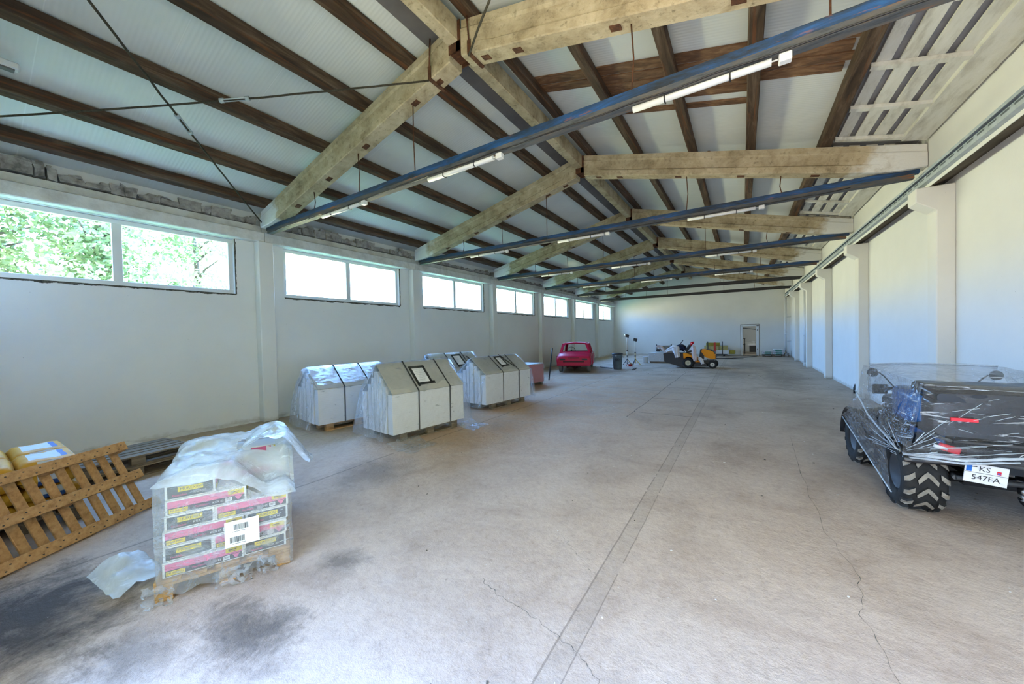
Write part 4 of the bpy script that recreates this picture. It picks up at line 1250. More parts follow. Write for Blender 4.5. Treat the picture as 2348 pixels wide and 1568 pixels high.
# pink pack
M_PINKB = mottled('pink_boards', [(0.3, (0.45, 0.16, 0.19)), (0.7, (0.56, 0.22, 0.25))], 3, 0.7, bmp=0.05)
t = thing('insulation_pack', 'pack of pink boards wrapped in film beside the red car', 'board pack', (-6.40, 9.9, 0), AP - 0.02)
m = MB(); m.b2(0, 1.85, 0, 0.8, 0.1, 0.74); m.build('board_stack', M_PINKB, t, bevel=0.005)
m = MB(); m.b2(0, 1.85, 0.02, 0.78, 0.742, 0.765); m.build('top_sheet', M_BAGW, t)
for x in (0.05, 0.85, 1.7):
    m = MB(); m.b2(x, x + 0.1, 0.02, 0.78, 0, 0.098); m.build('bearer', M_PALLETG, t)
m = MB(); m.grid(14, 12, lambda i, j: Vector((-0.03 + 1.91 * i, [-.02, -.02, -.02, -.01, .1, .3, .5, .7, .81, .82, .82, .82, .82][round(j * 12)], [.05, .25, .5, .76, .785, .785, .785, .785, .76, .6, .4, .2, .05][round(j * 12)] + 0.006 * nz(i * 9, j * 9)))); m.build('cover_film', M_FILMB, t)
m = MB(); m.tube([(-6.42, 12.72, 0.0), (-6.30, 12.84, 1.26)], 0.028, 8)
o = m.build('black_pole', M_BLACK); tag(o, 'black pole standing upright behind the pink boards', 'pole')
o.location = (0, 0, 0)
# ------------------------------------------------------------------ the wrapped quad bike
M_QBLACK = flat('glossy_black_bodywork', (0.012, 0.012, 0.014), 0.22)
M_QGREY = flat('dark_grey_plastic', (0.045, 0.047, 0.05), 0.5)
M_QBLUE = flat('blue_bodywork', (0.02, 0.09, 0.26), 0.25)
M_RED = flat('red_reflector', (0.70, 0.015, 0.03), 0.25)
M_LUG = mottled('dusty_tread', [(0.3, (0.20, 0.18, 0.145)), (0.7, (0.34, 0.31, 0.26))], 12, 0.9, bmp=0.2)
M_CLEAR = film('clear_windscreen', clear=0.90, wr=1.5, gloss=0.7, rough=0.06, col=(0.8, 0.86, 0.88))
M_QFILM = film('stretch_film_wrap', clear=0.965, wr=2.0, milk=(0.5, 0.8), gloss=0.6, rough=0.08, col=(0.84, 0.90, 0.97), streak=(1.2, 1.6, 10), glint=0.8, gth=(0.60, 0.67))
M_PLATE = flat('white_number_plate', (0.80, 0.81, 0.82), 0.35)
M_PBLUE = flat('blue_plate_strip', (0.01, 0.14, 0.55), 0.4)
Q = thing('quad_bike', 'black quad bike wrapped in clear stretch film by the right wall', 'quad bike', (1.90, 5.22, 0), 0.035)
def atv_wheel(x, y, R, wd, parent, side):
    m = MB()
    h = wd / 2
    m.lathe([(R * .52, -h * .80), (R * .70, -h), (R * .90, -h * .98), (R * .975, -h * .80), (R, -h * .35), (R * 1.005, 0), (R, h * .35), (R * .975, h * .80), (R * .90, h * .98), (R * .70, h), (R * .52, h * .80)], 40, (x, y, R), 'X', ring=True)
    o = m.build('tire', M_RUBBER, parent)
    m = MB(); nL = 15
    def onT(s, a, d):
        sh = s / h
        r = (R * (1.005 - 0.03 * abs(sh) ** 3) if abs(sh) <= 0.85 else R * (0.975 - 0.5 * (abs(sh) - 0.85))) + d
        return (x + s, y - r * math.sin(a), R - r * math.cos(a))
    def lug(pts):
        top = [m.bm.verts.new(onT(s, a, 0.022)) for s, a in pts]; bot = [m.bm.verts.new(onT(s * 1.02, a, -0.006)) for s, a in pts]
        n = len(pts); f = m.bm.faces.new(top); f.material_index = 0
        for k in range(n):
            f = m.bm.faces.new((top[k], bot[k], bot[(k + 1) % n], top[(k + 1) % n])); f.material_index = 1
    da = 2 * PI / nL
    for k in range(nL):
        a = k * da
        w_ = 0.32 * da
        for s in (-1, 1):                              # centre chevron
            lug([(s * 0.0, a + 0.55 * da), (s * 0.0, a + 0.55 * da - w_), (s * h * .20, a + 0.30 * da - w_), (s * h * .42, a - w_ * 0.9), (s * h * .46, a - w_ * 0.1), (s * h * .22, a + 0.32 * da)])
            lug([(s * h * .56, a + 0.46 * da), (s * h * .56, a + 0.46 * da - w_), (s * h * .80, a + 0.2 * da - w_), (s * h * 1.0, a + 0.12 * da - w_), (s * h * 1.0, a + 0.12 * da), (s * h * .82, a + 0.24 * da)])
    m.build('tread', [M_LUG, M_RUBBER], o)
    m = MB(); m.lathe([(0.03, -h * .5), (R * .30, -h * .45), (R * .50, -h * .75), (R * .54, -h * .80), (R * .54, h * .80), (R * .50, h * .75), (R * .30, h * .45), (0.03, h * .5)], 28, (x, y, R), 'X')
    m.build('rim', M_QGREY, o)
atv_wheel(-0.47, 0.0, 0.33, 0.30, Q, -1); atv_wheel(0.47, 0.0, 0.33, 0.30, Q, 1)
atv_wheel(-0.50, 1.38, 0.32, 0.24, Q, -1); atv_wheel(0.50, 1.38, 0.32, 0.24, Q, 1)
m = MB()                                             # frame, engine, axles
m.b2(-0.16, 0.16, -0.1, 1.45, 0.30, 0.40); m.b2(-0.20, 0.20, 0.35, 0.95, 0.34, 0.62)
m.tube([(-0.4, 0, .33), (0.4, 0, .33)], 0.035, 8); m.tube([(-0.42, 1.38, .32), (0.42, 1.38, .32)], 0.03, 8)
for s in (-1, 1):
    m.tube([(s * .14, -.02, .38), (s * .36, 0, .36)], 0.025, 6); m.tube([(s * .2, -.05, .62), (s * .33, .0, .36)], 0.03, 8); m.tube([(s * .2, 1.3, .68), (s * .36, 1.38, .36)], 0.03, 8)
    m.b2(s * .18, s * .46, .42, .98, .34, .38)
m.build('chassis', M_QBLACK, Q)
def shell(name, rings, mat, bev=0, parent=Q, smooth=True):
    m = MB(); m.loft(rings, smooth=smooth); return m.build(name, mat, parent)
def ringx(x0, x1, zs, y):                            # rounded cross section in the x-z plane
    z0, z1 = zs; r = min(0.06, (z1 - z0) * .4)
    p = []
    for cx, cz, a0 in ((x1 - r, z0 + r, -90), (x1 - r, z1 - r, 0), (x0 + r, z1 - r, 90), (x0 + r, z0 + r, 180)):
        for k in range(4):
            a = math.radians(a0 + 30 * k); p.append((cx + r * math.cos(a), y, cz + r * math.sin(a)))
    return p
for s in (-1, 1):                                    # flared fenders over each wheel
    for y0, R, nm in ((0.0, 0.40, 'rear_fender'), (1.38, 0.40, 'front_fender')):
        m = MB()
        def ff(i, j):
            a = math.radians((0 if y0 == 0 else -5) + (148 if y0 == 0 else 180) * i); xx = s * (0.20 + 0.44 * j)
            r = R + 0.05 * (1 - j) + (0.03 if j > .9 else 0)
            return Vector((xx, y0 - 0.02 + (r + 0.02) * math.cos(a), 0.33 + r * math.sin(a) * (1.0 - 0.06 * j)))
        m.grid(18, 6, ff)
        o = m.build(nm, M_QBLACK, Q)
        md = o.modifiers.new('thick', 'SOLIDIFY'); md.thickness = 0.012
shell('body', [ringx(-.22, .22, (.50, .72), -.32), ringx(-.30, .30, (.48, .80), -.1), ringx(-.24, .24, (.55, .84), .3), ringx(-.20, .20, (.55, .88), .8), ringx(-.26, .26, (.50, .98), 1.15), ringx(-.28, .28, (.48, .92), 1.5), ringx(-.2, .2, (.48, .75), 1.75)], M_QBLACK)
shell('seat', [ringx(-.14, .14, (.80, .88), .12), ringx(-.19, .19, (.80, .95), .3), ringx(-.17, .17, (.80, .92), .7), ringx(-.10, .10, (.80, .92), .88)], M_QGREY)
for s in (-1, 1):                                    # side panels
    m = MB(); m.prism([(-.28, .62), (.10, .60), (.40, .66), (.35, .86), (-.05, .92), (-.25, .84)], lambda p, t: (s * (.33 if t == 0 else .37), p[0], p[1]))
    m.build('side_panel', M_QBLUE, Q, bevel=0.015)
# top box with backrest, straps of reflector
shell('cargo_box', [ringx(-.47, .47, (.82, 1.14), -.44), ringx(-.50, .50, (.80, 1.18), -.30), ringx(-.50, .50, (.80, 1.20), -.05), ringx(-.40, .40, (.80, 1.15), .10)], M_QBLACK)
shell('box_lid', [ringx(-.46, .46, (1.13, 1.20), -.47), ringx(-.49, .49, (1.14, 1.255), -.30), ringx(-.49, .49, (1.15, 1.27), -.05), ringx(-.38, .38, (1.12, 1.22), .08)], M_QBLACK)
shell('blue_side', [ringx(-.53, -.44, (.90, 1.15), -.30), ringx(-.56, -.36, (.86, 1.18), -.12), ringx(-.54, -.30, (.84, 1.18), .25), ringx(-.44, -.25, (.86, 1.05), .55)], M_QBLUE)
m = MB(); m.box((-.30, -.475, .98), (.16, .02, .028)); m.build('reflector', M_RED, Q)
m = MB(); m.box((.30, -.475, .98), (.16, .02, .028)); m.build('reflector', M_RED, Q)
for s in (-1, 1):
    m = MB(); m.box((s * .36, -.40, .70), (.13, .05, .06), rot=rot('Y', s * -.3)); m.build('tail_lamp', M_RED, Q, bevel=0.008)
    m = MB(); m.tube([(s * .38, -.42, .70), (s * .46, -.42, .72)], .014, 10); m.build('indicator', M_WHITEP, Q)
m = MB()                                             # rear rack, bumper tubes
for s in (-1, 1):
    m.tube([(s * .42, .15, .80), (s * .44, -.40, .80), (s * .36, -.46, .78)], .014, 8)
m.tube([(-.36, -.46, .78), (.36, -.46, .78)], .014, 8); m.tube([(-.30, -.34, .43), (.30, -.34, .43)], .022, 8)
m.tube([(-.30, -.34, .43), (-.24, -.1, .40)], .02, 8); m.tube([(.30, -.34, .43), (.24, -.1, .40)], .02, 8)
m.build('rear_rack', M_QGREY, Q)
m = MB(); m.b2(-.27, .27, -.40, -.34, .60, .72); m.build('rear_panel', M_QBLACK, Q, bevel=0.015)
NPX, NPZ = -0.15, 0.505
m = MB(); NR = rot('Y', 0.10)
def npf(p, d):
    v = NR @ Vector((p[0], -d, p[1])); return Vector((NPX, -.415, NPZ)) + v
m.box((NPX, -.41, NPZ), (.25, .008, .165), rot=NR, mi=0)
fq(m, npf, -.118, -.085, .012, .076, .002, 1)
fq(m, npf, .058, .083, .018, .045, .0025, 3); fq(m, npf, .062, .079, .022, .034, .003, 1)
fq(m, npf, -.122, .122, .0055, .0085, .002, 2)
m.text('KS', .062, lambda p: npf((p[0] - .012, p[1] + .042), .0025), 2)
m.text('547FA', .062, lambda p: npf((p[0] * 1.02, p[1] - .036), .0025), 2)
m.build('number_plate', [M_PLATE, M_PBLUE, M_BLACK, M_RED], Q, fixn=False)
m = MB(); m.tube([(.05, -.40, .36), (.05, -.47, .36)], .02, 8); m.lathe([(.012, .33), (.03, .335), (.012, .35), (.012, .385), (.025, .395), (.027, .415), (.012, .432)], 14, (.05, -.46, 0)); m.build('tow_ball', M_STEEL, Q)
m = MB()                                             # handlebar, guards, mirror
m.tube([(-.46, .98, 1.02), (-.30, 1.02, 1.06), (-.1, 1.08, 1.02), (.1, 1.08, 1.02), (.30, 1.02, 1.06), (.46, .98, 1.02)], .014, 8)
m.tube([(0, 1.12, .9), (0, 1.08, 1.03)], .04, 8)
for s in (-1, 1):
    m.tube([(s * .34, 1.01, 1.05), (s * .47, .975, 1.02)], .021, 8)
    m.tube([(s * .30, 1.02, 1.06), (s * .40, 1.0, 1.2), (s * .44, 1.0, 1.24)], .008, 6)
m.build('handlebar', M_BLACK, Q)
for s in (-1, 1):
    m = MB(); m.lathe([(.02, -.02), (.05, -.015), (.055, 0), (.05, .012)], 16, (s * .50, 1.0, 1.24), 'Y', sx=1); m.build('mirror', M_BLACK, Q)
    m = MB(); m.box((s * .42, 1.06, 1.03), (.16, .02, .12), rot=rot('Z', s * -.3)); m.build('hand_guard', M_QGREY, Q, bevel=.008)
m = MB()
def wsf(i, j):                                       # bowed windscreen
    a = (i - .5) * 2
    return Vector((a * .52, 1.22 - .16 * (1 - a * a) * -1 + .10 * j * -1 - .10 * a * a, .98 + .36 * j))
m.grid(16, 6, wsf); o = m.build('windscreen', M_CLEAR, Q)
md = o.modifiers.new('thick', 'SOLIDIFY'); md.thickness = 0.006
m = MB(); m.tube([wsf(k / 16, 1.0) for k in range(17)], .012, 6); m.build('windscreen_rim', M_CLEAR, Q)
# stretch film: taut sheets from screen and handlebar back over the box, across wheels and tail
fm = MB()
def sheet(a, b, c, d, nx=14, ny=12, s=0.0, sag=0.02):
    a, b, c, d = map(Vector, (a, b, c, d))
    nn = (b - a).cross(d - a).normalized()
    def f(i, j):
        p = (a * (1 - i) + b * i) * (1 - j) + (d * (1 - i) + c * i) * j
        return p + nn * (0.016 * nz(i * 9 + s, j * 3, s) + 0.01 * nz(i * 22, j * 5, s + 4) - sag * math.sin(PI * i) * math.sin(PI * j))
    fm.grid(nx, ny, f)
sheet((-.55, 1.10, 1.33), (.55, 1.10, 1.33), (.54, -.30, 1.29), (-.54, -.30, 1.29), s=1, sag=.05)
sheet((-.56, 1.10, 1.33), (-.55, -.30, 1.29), (-.66, -.02, .74), (-.64, 1.02, 1.0), s=3, sag=.03)
sheet((-.64, 1.02, 1.0), (-.66, -.02, .74), (-.66, .30, .62), (-.66, 1.42, .70), s=5, sag=.02)
sheet((-.66, 1.62, .58), (-.66, 1.20, .74), (-.66, .05, .70), (-.66, -.12, .16), s=8, sag=-.005)
sheet((-.54, -.47, 1.28), (.54, -.47, 1.28), (.60, -.47, .80), (-.60, -.45, .66), s=11, sag=.01)
sheet((-.55, -.31, 1.29), (-.54, -.47, 1.28), (-.62, -.45, .66), (-.67, -.04, .72), s=13, sag=.0)
sheet((-.66, -.40, .60), (.20, -.50, .60), (.20, -.50, .74), (-.66, -.42, .72), s=17, sag=.0)
sheet((.56, 1.10, 1.33), (.55, -.30, 1.29), (.66, -.02, .74), (.64, 1.02, 1.0), s=21, sag=.03)
fm.build('stretch_film', M_QFILM, Q)
m = MB()                                             # film drawn into ropes
def rope(pts, r):
    pts = [Vector(p) for p in pts]; out = []
    for k in range(len(pts) - 1):
        for q in range(5):
            f = q / 5; p = pts[k].lerp(pts[k + 1], f); out.append(p + Vector((0, 0.004 * nz(k * 3 + f * 4, 2), 0.006 * nz(k * 3 + f * 4, 9))))
    out.append(pts[-1])
    m.tube(out, [r * (0.7 + 0.6 * abs(nz(i * .7, 3))) for i in range(len(out))], 6)
rope([(-.64, -.36, .60), (-.30, -.50, .63), (.02, -.51, .70), (.30, -.51, .84), (.56, -.49, 1.02)], .016)
rope([(-.64, -.34, .57), (-.3, -.49, .60), (.0, -.50, .66)], .012)
rope([(-.65, 1.05, 1.0), (-.67, .5, .80), (-.66, -.28, .62)], .010)
rope([(-.66, 1.60, .55), (-.67, .7, .36), (-.66, -.14, .15)], .009)
random.seed(5)
for q in range(26):                                  # fine creases fanning out of the gathered corner
    a0 = Vector((-.65 + random.uniform(-.01, .02), -.38 + random.uniform(-.06, .05), .60 + random.uniform(-.03, .06)))
    if q % 2: b0_ = Vector((random.uniform(-.45, .1), -.50, .64 + random.uniform(0, .5)))
    else: b0_ = Vector((-.67, random.uniform(.0, .9), random.uniform(.45, .95)))
    f1 = random.uniform(.05, .3); f2 = random.uniform(.5, 1.0)
    rope([a0.lerp(b0_, f1), a0.lerp(b0_, (f1 + f2) / 2), a0.lerp(b0_, f2)], random.uniform(.0018, .004))
for q in range(16):
    z = random.uniform(.74, 1.24); x = random.uniform(-.5, .4)
    rope([(x, -.482, z), (x + random.uniform(.05, .22), -.487, z + random.uniform(-.03, .05))], random.uniform(.0015, .0035))
m.build('film_rope', M_MILKY, Q)
m = MB(); m.tube([(.06 + .055 * math.cos(a), -.485, .70 + .028 * math.sin(a)) for a in [2 * PI * k / 18 for k in range(18)]], .004, 6, closed=True)
m.build('badge_ring', M_STEEL, Q)

# ------------------------------------------------------------------ red car shell
M_REDP = mottled('red_car_paint', [(0.3, (0.42, 0.004, 0.035)), (0.7, (0.50, 0.008, 0.05))], 1.5, 0.45, bmp=0.02, spec=0.35)
M_INT = flat('bare_dark_interior', (0.05, 0.01, 0.012), 0.8)
M_TYRE = flat('grey_tyre', (0.15, 0.145, 0.135), 0.85)
M_CHR = flat('pale_bright_trim', (0.6, 0.58, 0.56), 0.25, 0.8)
car = thing('car', 'red stripped car shell seen from behind, without glass, by the window wall', 'car', (-6.53, 15.45, 0), 0.30)
LR, RR = -0.81, 0.81
def sec(y, hw, zb, zt, tuck=0.05, n=0, crown=0.03):
    """closed body section: sides bow out at the waist, deck crowned"""
    zm = zb + (zt - zb) * .55
    half = [(hw - tuck * 1.6, zb), (hw - tuck * .4, zb + .06), (hw, zm), (hw - .012, zt - .10), (hw - .045, zt - .025), (hw - .12, zt), (hw * .5, zt + crown * .75), (0, zt + crown)]
    return [(-x, y, z) for x, z in half] + [(x, y, z) for x, z in half[::-1][1:]]
B = [sec(.02, .74, .42, .70), sec(.05, .785, .37, .755), (sec(.14, .80, .34, .785)), sec(.45, .81, .33, .86, crown=.045), sec(.80, .81, .32, .90, crown=.05)]
m = MB(); m.loft(B, cap=False, closed=False)
f_ = m.bm.faces.new([m.bm.verts.new((x, y - .001, z)) for x, y, z in B[0]])
m.build('rear_body', M_REDP, car, fixn=True)
m = MB()                                             # flanks and front, open at the top over the cabin
for s in (-1, 1):
    pr = [(.81, .32), (.81, .56), (.80, .78), (.765, .875), (.74, .89)]
    rings = []
    for y, dz, dx in ((.80, .01, 0), (1.4, 0, 0), (2.4, -.01, 0), (2.95, -.02, -.01)):
        rings.append([(s * (x + dx), y, z + dz) for x, z in pr])
    m.loft(rings, cap=False, closed=False)
m.loft([sec(2.92, .80, .32, .84), sec(3.4, .80, .33, .80), sec(3.9, .77, .36, .74), sec(4.02, .70, .42, .66)], cap=True, closed=True)
o = m.build('front_body', M_REDP, car); md = o.modifiers.new('thick', 'SOLIDIFY'); md.thickness = .02
m = MB(); m.b2(-.76, .76, .1, 4.0, .34, .37); m.b2(-.74, .74, .76, .80, .34, .86); m.build('floor_pan', M_INT, car)
def rrect(cx, cz, w, h, r, y, n=4):
    p = []
    for sx, sz, a0 in ((1, -1, -90), (1, 1, 0), (-1, 1, 90), (-1, -1, 180)):
        for k in range(n + 1):
            a = math.radians(a0 + 90 * k / n); p.append((cx + sx * (w / 2 - r) + r * math.cos(a), y, cz + sz * (h / 2 - r) + r * math.sin(a)))
    return p
# cabin: roof skin, four pillars as framed openings at front and back, side rails
m = MB()
def roofp(i, j):
    a = (i - .5) * 2
    y = 1.02 + 1.45 * j
    hw = .585 + .03 * math.sin(PI * j)
    return Vector((a * hw, y, 1.395 - .075 * abs(a) ** 3 - .03 * (2 * j - 1) ** 2))
m.grid(14, 8, roofp)
o = m.build('roof', M_REDP, car); md = o.modifiers.new('thick', 'SOLIDIFY'); md.thickness = .03
def winframe(name, yb, yt, zb, zt, wb, wt, cyl=.05):
    """tilted frame round a glassless opening"""
    m = MB()
    out = [(-wb, zb), (-wt - .02, zt - .10), (-wt + .06, zt - .015), (0, zt + .012), (wt - .06, zt - .015), (wt + .02, zt - .10), (wb, zb)]
    inn = [(-wb + .085, zb + .055), (-wt + .065, zt - .15), (-wt + .12, zt - .075), (0, zt - .055), (wt - .12, zt - .075), (wt - .065, zt - .15), (wb - .085, zb + .055)]
    Y = lambda z: yb + (yt - yb) * (z - zb) / (zt - zb)
    n = len(out)
    for d in (0, .03):
        V = [[m.bm.verts.new((x, Y(z) + d, z)) for x, z in q] for q in (out, inn)]
        for k in range(n):
            m.bm.faces.new((V[0][k], V[0][(k + 1) % n], V[1][(k + 1) % n], V[1][k]))
        if d == 0: V0 = V
    for q in (0, 1):
        for k in range(n):
            m.bm.faces.new((V0[q][k], V0[q][(k + 1) % n], V[q][(k + 1) % n], V[q][k]))
    m.build(name, M_REDP, car)
winframe('rear_window_frame', .74, 1.06, .90, 1.375, .705, .575)
winframe('windscreen_frame', 2.88, 2.40, .86, 1.375, .70, .575)
for s in (-1, 1):
    m = MB()
    for (ya, za, xa), (yb_, zb_, xb), w_ in (((.78, .90, .70), (1.08, 1.32, .60), .07), ((1.08, 1.32, .60), (2.40, 1.32, .60), .05), ((2.40, 1.32, .60), (2.88, .88, .70), .05), ((1.72, .88, .735), (1.68, 1.32, .60), .05)):
        m.bar((s * xa, ya, za), (s * xb, yb_, zb_), .035, w_, up=(s, 0, .3))
    m.build('side_frame', M_REDP, car)
    m = MB(); m.tube([(s * .79, .55, .80), (s * .80, 1.2, .865), (s * .80, 2.2, .865), (s * .79, 2.9, .84)], .010, 6); m.build('side_trim', M_CHR, car)
    m = MB(); m.lathe([(.10, -.075), (.17, -.08), (.27, -.075), (.285, -.05), (.288, 0), (.285, .05), (.27, .075), (.17, .08), (.10, .075)], 28, (s * .655, .66, .288), 'X', ring=True); w_ = m.build('rear_wheel', M_TYRE, car)
    m = MB(); m.lathe([(.02, -.06), (.16, -.07), (.165, -.06), (.165, .06), (.16, .07), (.02, .06)], 20, (s * .655, .66, .288), 'X'); m.build('rim', M_CHR, w_)
    m = MB(); m.lathe([(.10, -.075), (.27, -.075), (.288, 0), (.27, .075), (.10, .075)], 24, (s * .64, 3.2, .288), 'X'); m.build('front_wheel', M_TYRE, car)
    m = MB(); m.prism(rrect(s * .50, .635, .25, .075, .03, 0), lambda p, t: (p[0], .012 if t == 0 else .022, p[2])); m.build('lamp_opening', M_BLACK, car)
    m = MB(); m.lathe([(.012, 0), (.012, .008)], 10, (s * .245, .008, .645), 'Y'); m.build('bolt_hole', M_BLACK, car)
    m = MB()
    for k in range(5):
        m.box((s * .806, .33 + .075 * k, .70 - 0.004 * k), (.012, .026, .15), rot=rot('X', -.15))
    m.build('cooling_slots', M_BLACK, car)
m = MB(); m.prism(rrect(0, .525, .96, .052, .02, 0), lambda p, t: (p[0], .012 if t == 0 else .024, p[2])); m.build('grille_slot', M_INT, car)
m = MB(); m.prism(rrect(0, .70, .52, .022, .01, 0), lambda p, t: (p[0], .008 if t == 0 else .03, p[2])); m.build('lid_seam', M_INT, car)
m = MB(); m.prism([(-.76, .34), (.76, .34), (.765, .45), (-.765, .45)], lambda p, t: (p[0], .0 if t == 0 else .05, p[1])); m.build('rear_apron', M_REDP, car, bevel=.012)
m = MB()                                             # axle and gearbox under the tail
m.tube([(-.55, .78, .29), (.55, .78, .29)], .035, 8); m.lathe([(.05, -.14), (.14, -.1), (.16, 0), (.12, .12), (.05, .16)], 12, (0, .7, .30), 'Y')
m.tube([(-.12, .25, .30), (0, .2, .20), (.12, .25, .30)], .02, 6); m.b2(-.3, .3, .25, .6, .27, .33); m.tube([(-.3, .2, .25), (-.3, .8, .25)], .04, 8)
m.build('axle', M_INT, car)
m = MB(); m.b2(-.66, .66, 2.60, 2.84, .72, .90); m.build('dashboard', M_INT, car, bevel=.03)
sw = MB(); RSW = rot('X', math.radians(28)); cS = Vector((-.33, 2.36, .955))
sw.tube([cS + RSW @ Vector((.20 * math.cos(a), 0, .20 * math.sin(a))) for a in [2 * PI * k / 26 for k in range(26)]], .013, 7, closed=True)
for a in (90, 210, 330):
    sw.tube([cS, cS + RSW @ Vector((.19 * math.cos(math.radians(a)), 0, .19 * math.sin(math.radians(a))))], .009, 6)
sw.tube([cS, (-.33, 2.68, .80)], .02, 8)
sw.build('steering_wheel', M_BLACK, car)

# ------------------------------------------------------------------ rubbish bin
M_BIN = mottled('blue_grey_bin_plastic', [(0.3, (0.085, 0.125, 0.15)), (0.7, (0.13, 0.18, 0.21))], 3, 0.45, bmp=0.05)
M_BIND = flat('dark_bin_plastic', (0.03, 0.035, 0.04), 0.5)
t = thing('rubbish_bin', 'grey-blue plastic rubbish bin with a ring emblem beside the red car', 'bin', (-5.24, 17.95, 0), 0.25)
m = MB(); m.lathe([(.0, 0.0), (.195, 0), (.205, .03), (.235, .66), (.25, .68), (.25, .74), (.235, .745)], 28); m.build('body', M_BIN, t)
m = MB(); m.lathe([(.255, .735), (.265, .74), (.265, .775), (.24, .80), (.06, .815), (0.0, .815)], 28); m.build('lid', M_BIND, t)
for s in (-1, 1):
    m = MB(); m.tube([(s * .245, -.07, .62), (s * .285, -.07, .60), (s * .285, .07, .60), (s * .245, .07, .62)], .014, 8); m.build('handle', M_BIND, t)
m = MB()
def onbin(p, d): 
    r = .205 + .03 * (p[1] - .03) / .63 + .002 + d; a = -PI / 2 + p[0] / r
    return Vector((r * math.cos(a), r * math.sin(a), p[1]))
for cx in (-.048, .048):
    m.tube([onbin((cx + .05 * math.cos(a), .50 + .046 * math.sin(a)), .003) for a in [2 * PI * k / 20 for k in range(20)]], .010, 6, closed=True)
m.build('ring_emblem', M_BLACK, t)
m = MB(); m.lathe([(.02, .655), (.02, .69)], 8, (-.06, -.245, 0)); m.build('lid_clip', M_WHITEP, t)

# ------------------------------------------------------------------ two work lamps on tripods
M_POLEW = flat('pale_pole', (0.62, 0.58, 0.50), 0.5); M_POLEY = flat('yellow_pole', (0.55, 0.40, 0.05), 0.5)
def worklamp(loc, h, lab, headtilt, silver, yel):
    t = thing('work_lamp', lab, 'work lamp', loc, headtilt, 'work lamps on tripods')
    m = MB(); m.tube([(0, 0, .12), (0, 0, h * .48)], .027, 8); m.build('lower_pole', M_POLEY if yel else M_POLEW, t)
    m = MB(); m.tube([(0, 0, h * .48), (0, 0, h - .10)], .021, 8); m.build('upper_pole', M_POLEW, t)
    for z in (.32, .50, h * .48):
        m = MB(); m.tube([(0, 0, z), (0, 0, z + .05)], .04, 8); m.build('collar', M_BLACK, t)
    for k in range(3):
        a = 2 * PI * k / 3 + .5
        m = MB(); m.tube([(0.02 * math.cos(a), .02 * math.sin(a), .34), (.30 * math.cos(a), .30 * math.sin(a), .012)], .015, 6); m.tube([(0, 0, .14), (.16 * math.cos(a), .16 * math.sin(a), .175)], .008, 6)
        m.build('leg', M_BLACK if k else M_POLEY, t)
    m = MB(); m.box((.02, 0, h - .02), (.17, .12, .15), rot=rot('Y', .25)); m.build('lamp_head', M_BLACK, t, bevel=.012)
    if silver:
        m = MB(); m.lathe([(.02, -.05), (.05, -.02), (.065, .03)], 14, (-.09, -.02, h + .02), 'Y'); m.build('reflector_bowl', M_STEEL, t)
    m = MB(); m.tube([(.06, .0, h - .09), (.07, 0, h - .13)], .02, 8); m.build('knob', M_BLACK, t)
worklamp((-5.33, 20.1, 0), 1.64, 'taller work lamp on a thin pale tripod beside the rubbish bin', .2, True, False)
worklamp((-4.93, 20.2, 0), 1.43, 'shorter work lamp on a yellow-footed tripod, right of the taller lamp', -.2, False, True)
t = thing('tool_bag', 'red and black tool bag on the floor between the two lamp tripods', 'bag', (-5.12, 19.62, 0))
m = MB(); m.box((0, 0, .065), (.30, .18, .13), jit=.02); m.build('body', flat('red_cloth', (0.35, 0.02, 0.02), .8), t, bevel=.03, seg=2)
m = MB(); m.tube([(-.1, 0, .12), (-.06, 0, .20), (.06, 0, .20), (.1, 0, .12)], .012, 6); m.build('handle', M_BLACK, t)
m = MB(); m.box((-.05, -.10, .08), (.09, .012, .08)); m.build('white_tag', M_WHITEP, t)
m = MB(); m.tube([(-6.35, 18.6, .02), (-5.55, 18.05, .02)], .018, 6); o = m.build('dark_rod', M_BLACK); tag(o, 'thin dark rod lying on the floor between the red car and the bin', 'rod')
m = MB(); m.box((-4.48, 18.1, .02), (.09, .9, .04), rot=rot('Z', .1), jit=.01); o = m.build('dark_offcut', M_BLACK); tag(o, 'short dark strip lying on the floor in front of the lamp tripods', 'strip')

# ------------------------------------------------------------------ stone stack with tile saw, bucket
M_BLOCK = mottled('pale_stone_slabs', [(0.3, (0.50, 0.51, 0.50)), (0.7, (0.64, 0.65, 0.64))], 5, 0.7, stretch=(1, 1, 4), bmp=0.2)
t = thing('slab_stack', 'low pale stack of wrapped slabs behind the yellow mower, carrying a saw', 'stack', (-4.62, 22.1, 0), 0.02)
m = MB(); m.b2(0, 1.9, 0, .9, .10, .60); m.build('slabs', M_BLOCK, t, bevel=.01)
m = MB(); m.b2(.05, 1.85, .03, .87, 0, .098); m.build('pallet_base', M_PALLETG, t)
m = MB(); m.grid(10, 6, lambda i, j: Vector((-.015 + 1.93 * i, -.012 + .004 * nz(i * 9, j * 9), .08 + .52 * j))); m.build('wrap', M_FILMB, t)
t = thing('tile_saw', 'tile saw with side plates and draped cloth on the pale slab stack', 'saw', (-4.3, 22.3, .602))
m = MB(); m.b2(0, .9, .1, .45, .0, .06); m.b2(.0, .06, .1, .45, .06, .36); m.b2(.80, .86, .1, .45, .06, .40); m.build('frame', M_GALV, t, bevel=.006)
m = MB(); m.b2(.18, .82, .30, .32, .10, .36); m.build('splash_board', mottled('dusty_board', [(0.3, (0.26, 0.22, 0.17)), (0.7, (0.36, 0.32, 0.25))], 6), t)
m = MB(); m.tube([(.02, .27, .37), (.84, .27, .40)], .022, 8); m.build('guide_rail', M_STEEL, t)
for x in (.03, .83):
    m = MB(); m.lathe([(.03, 0), (.035, .05), (.02, .09)], 10, (x, .27, .39)); m.build('knob', M_BLACK, t)
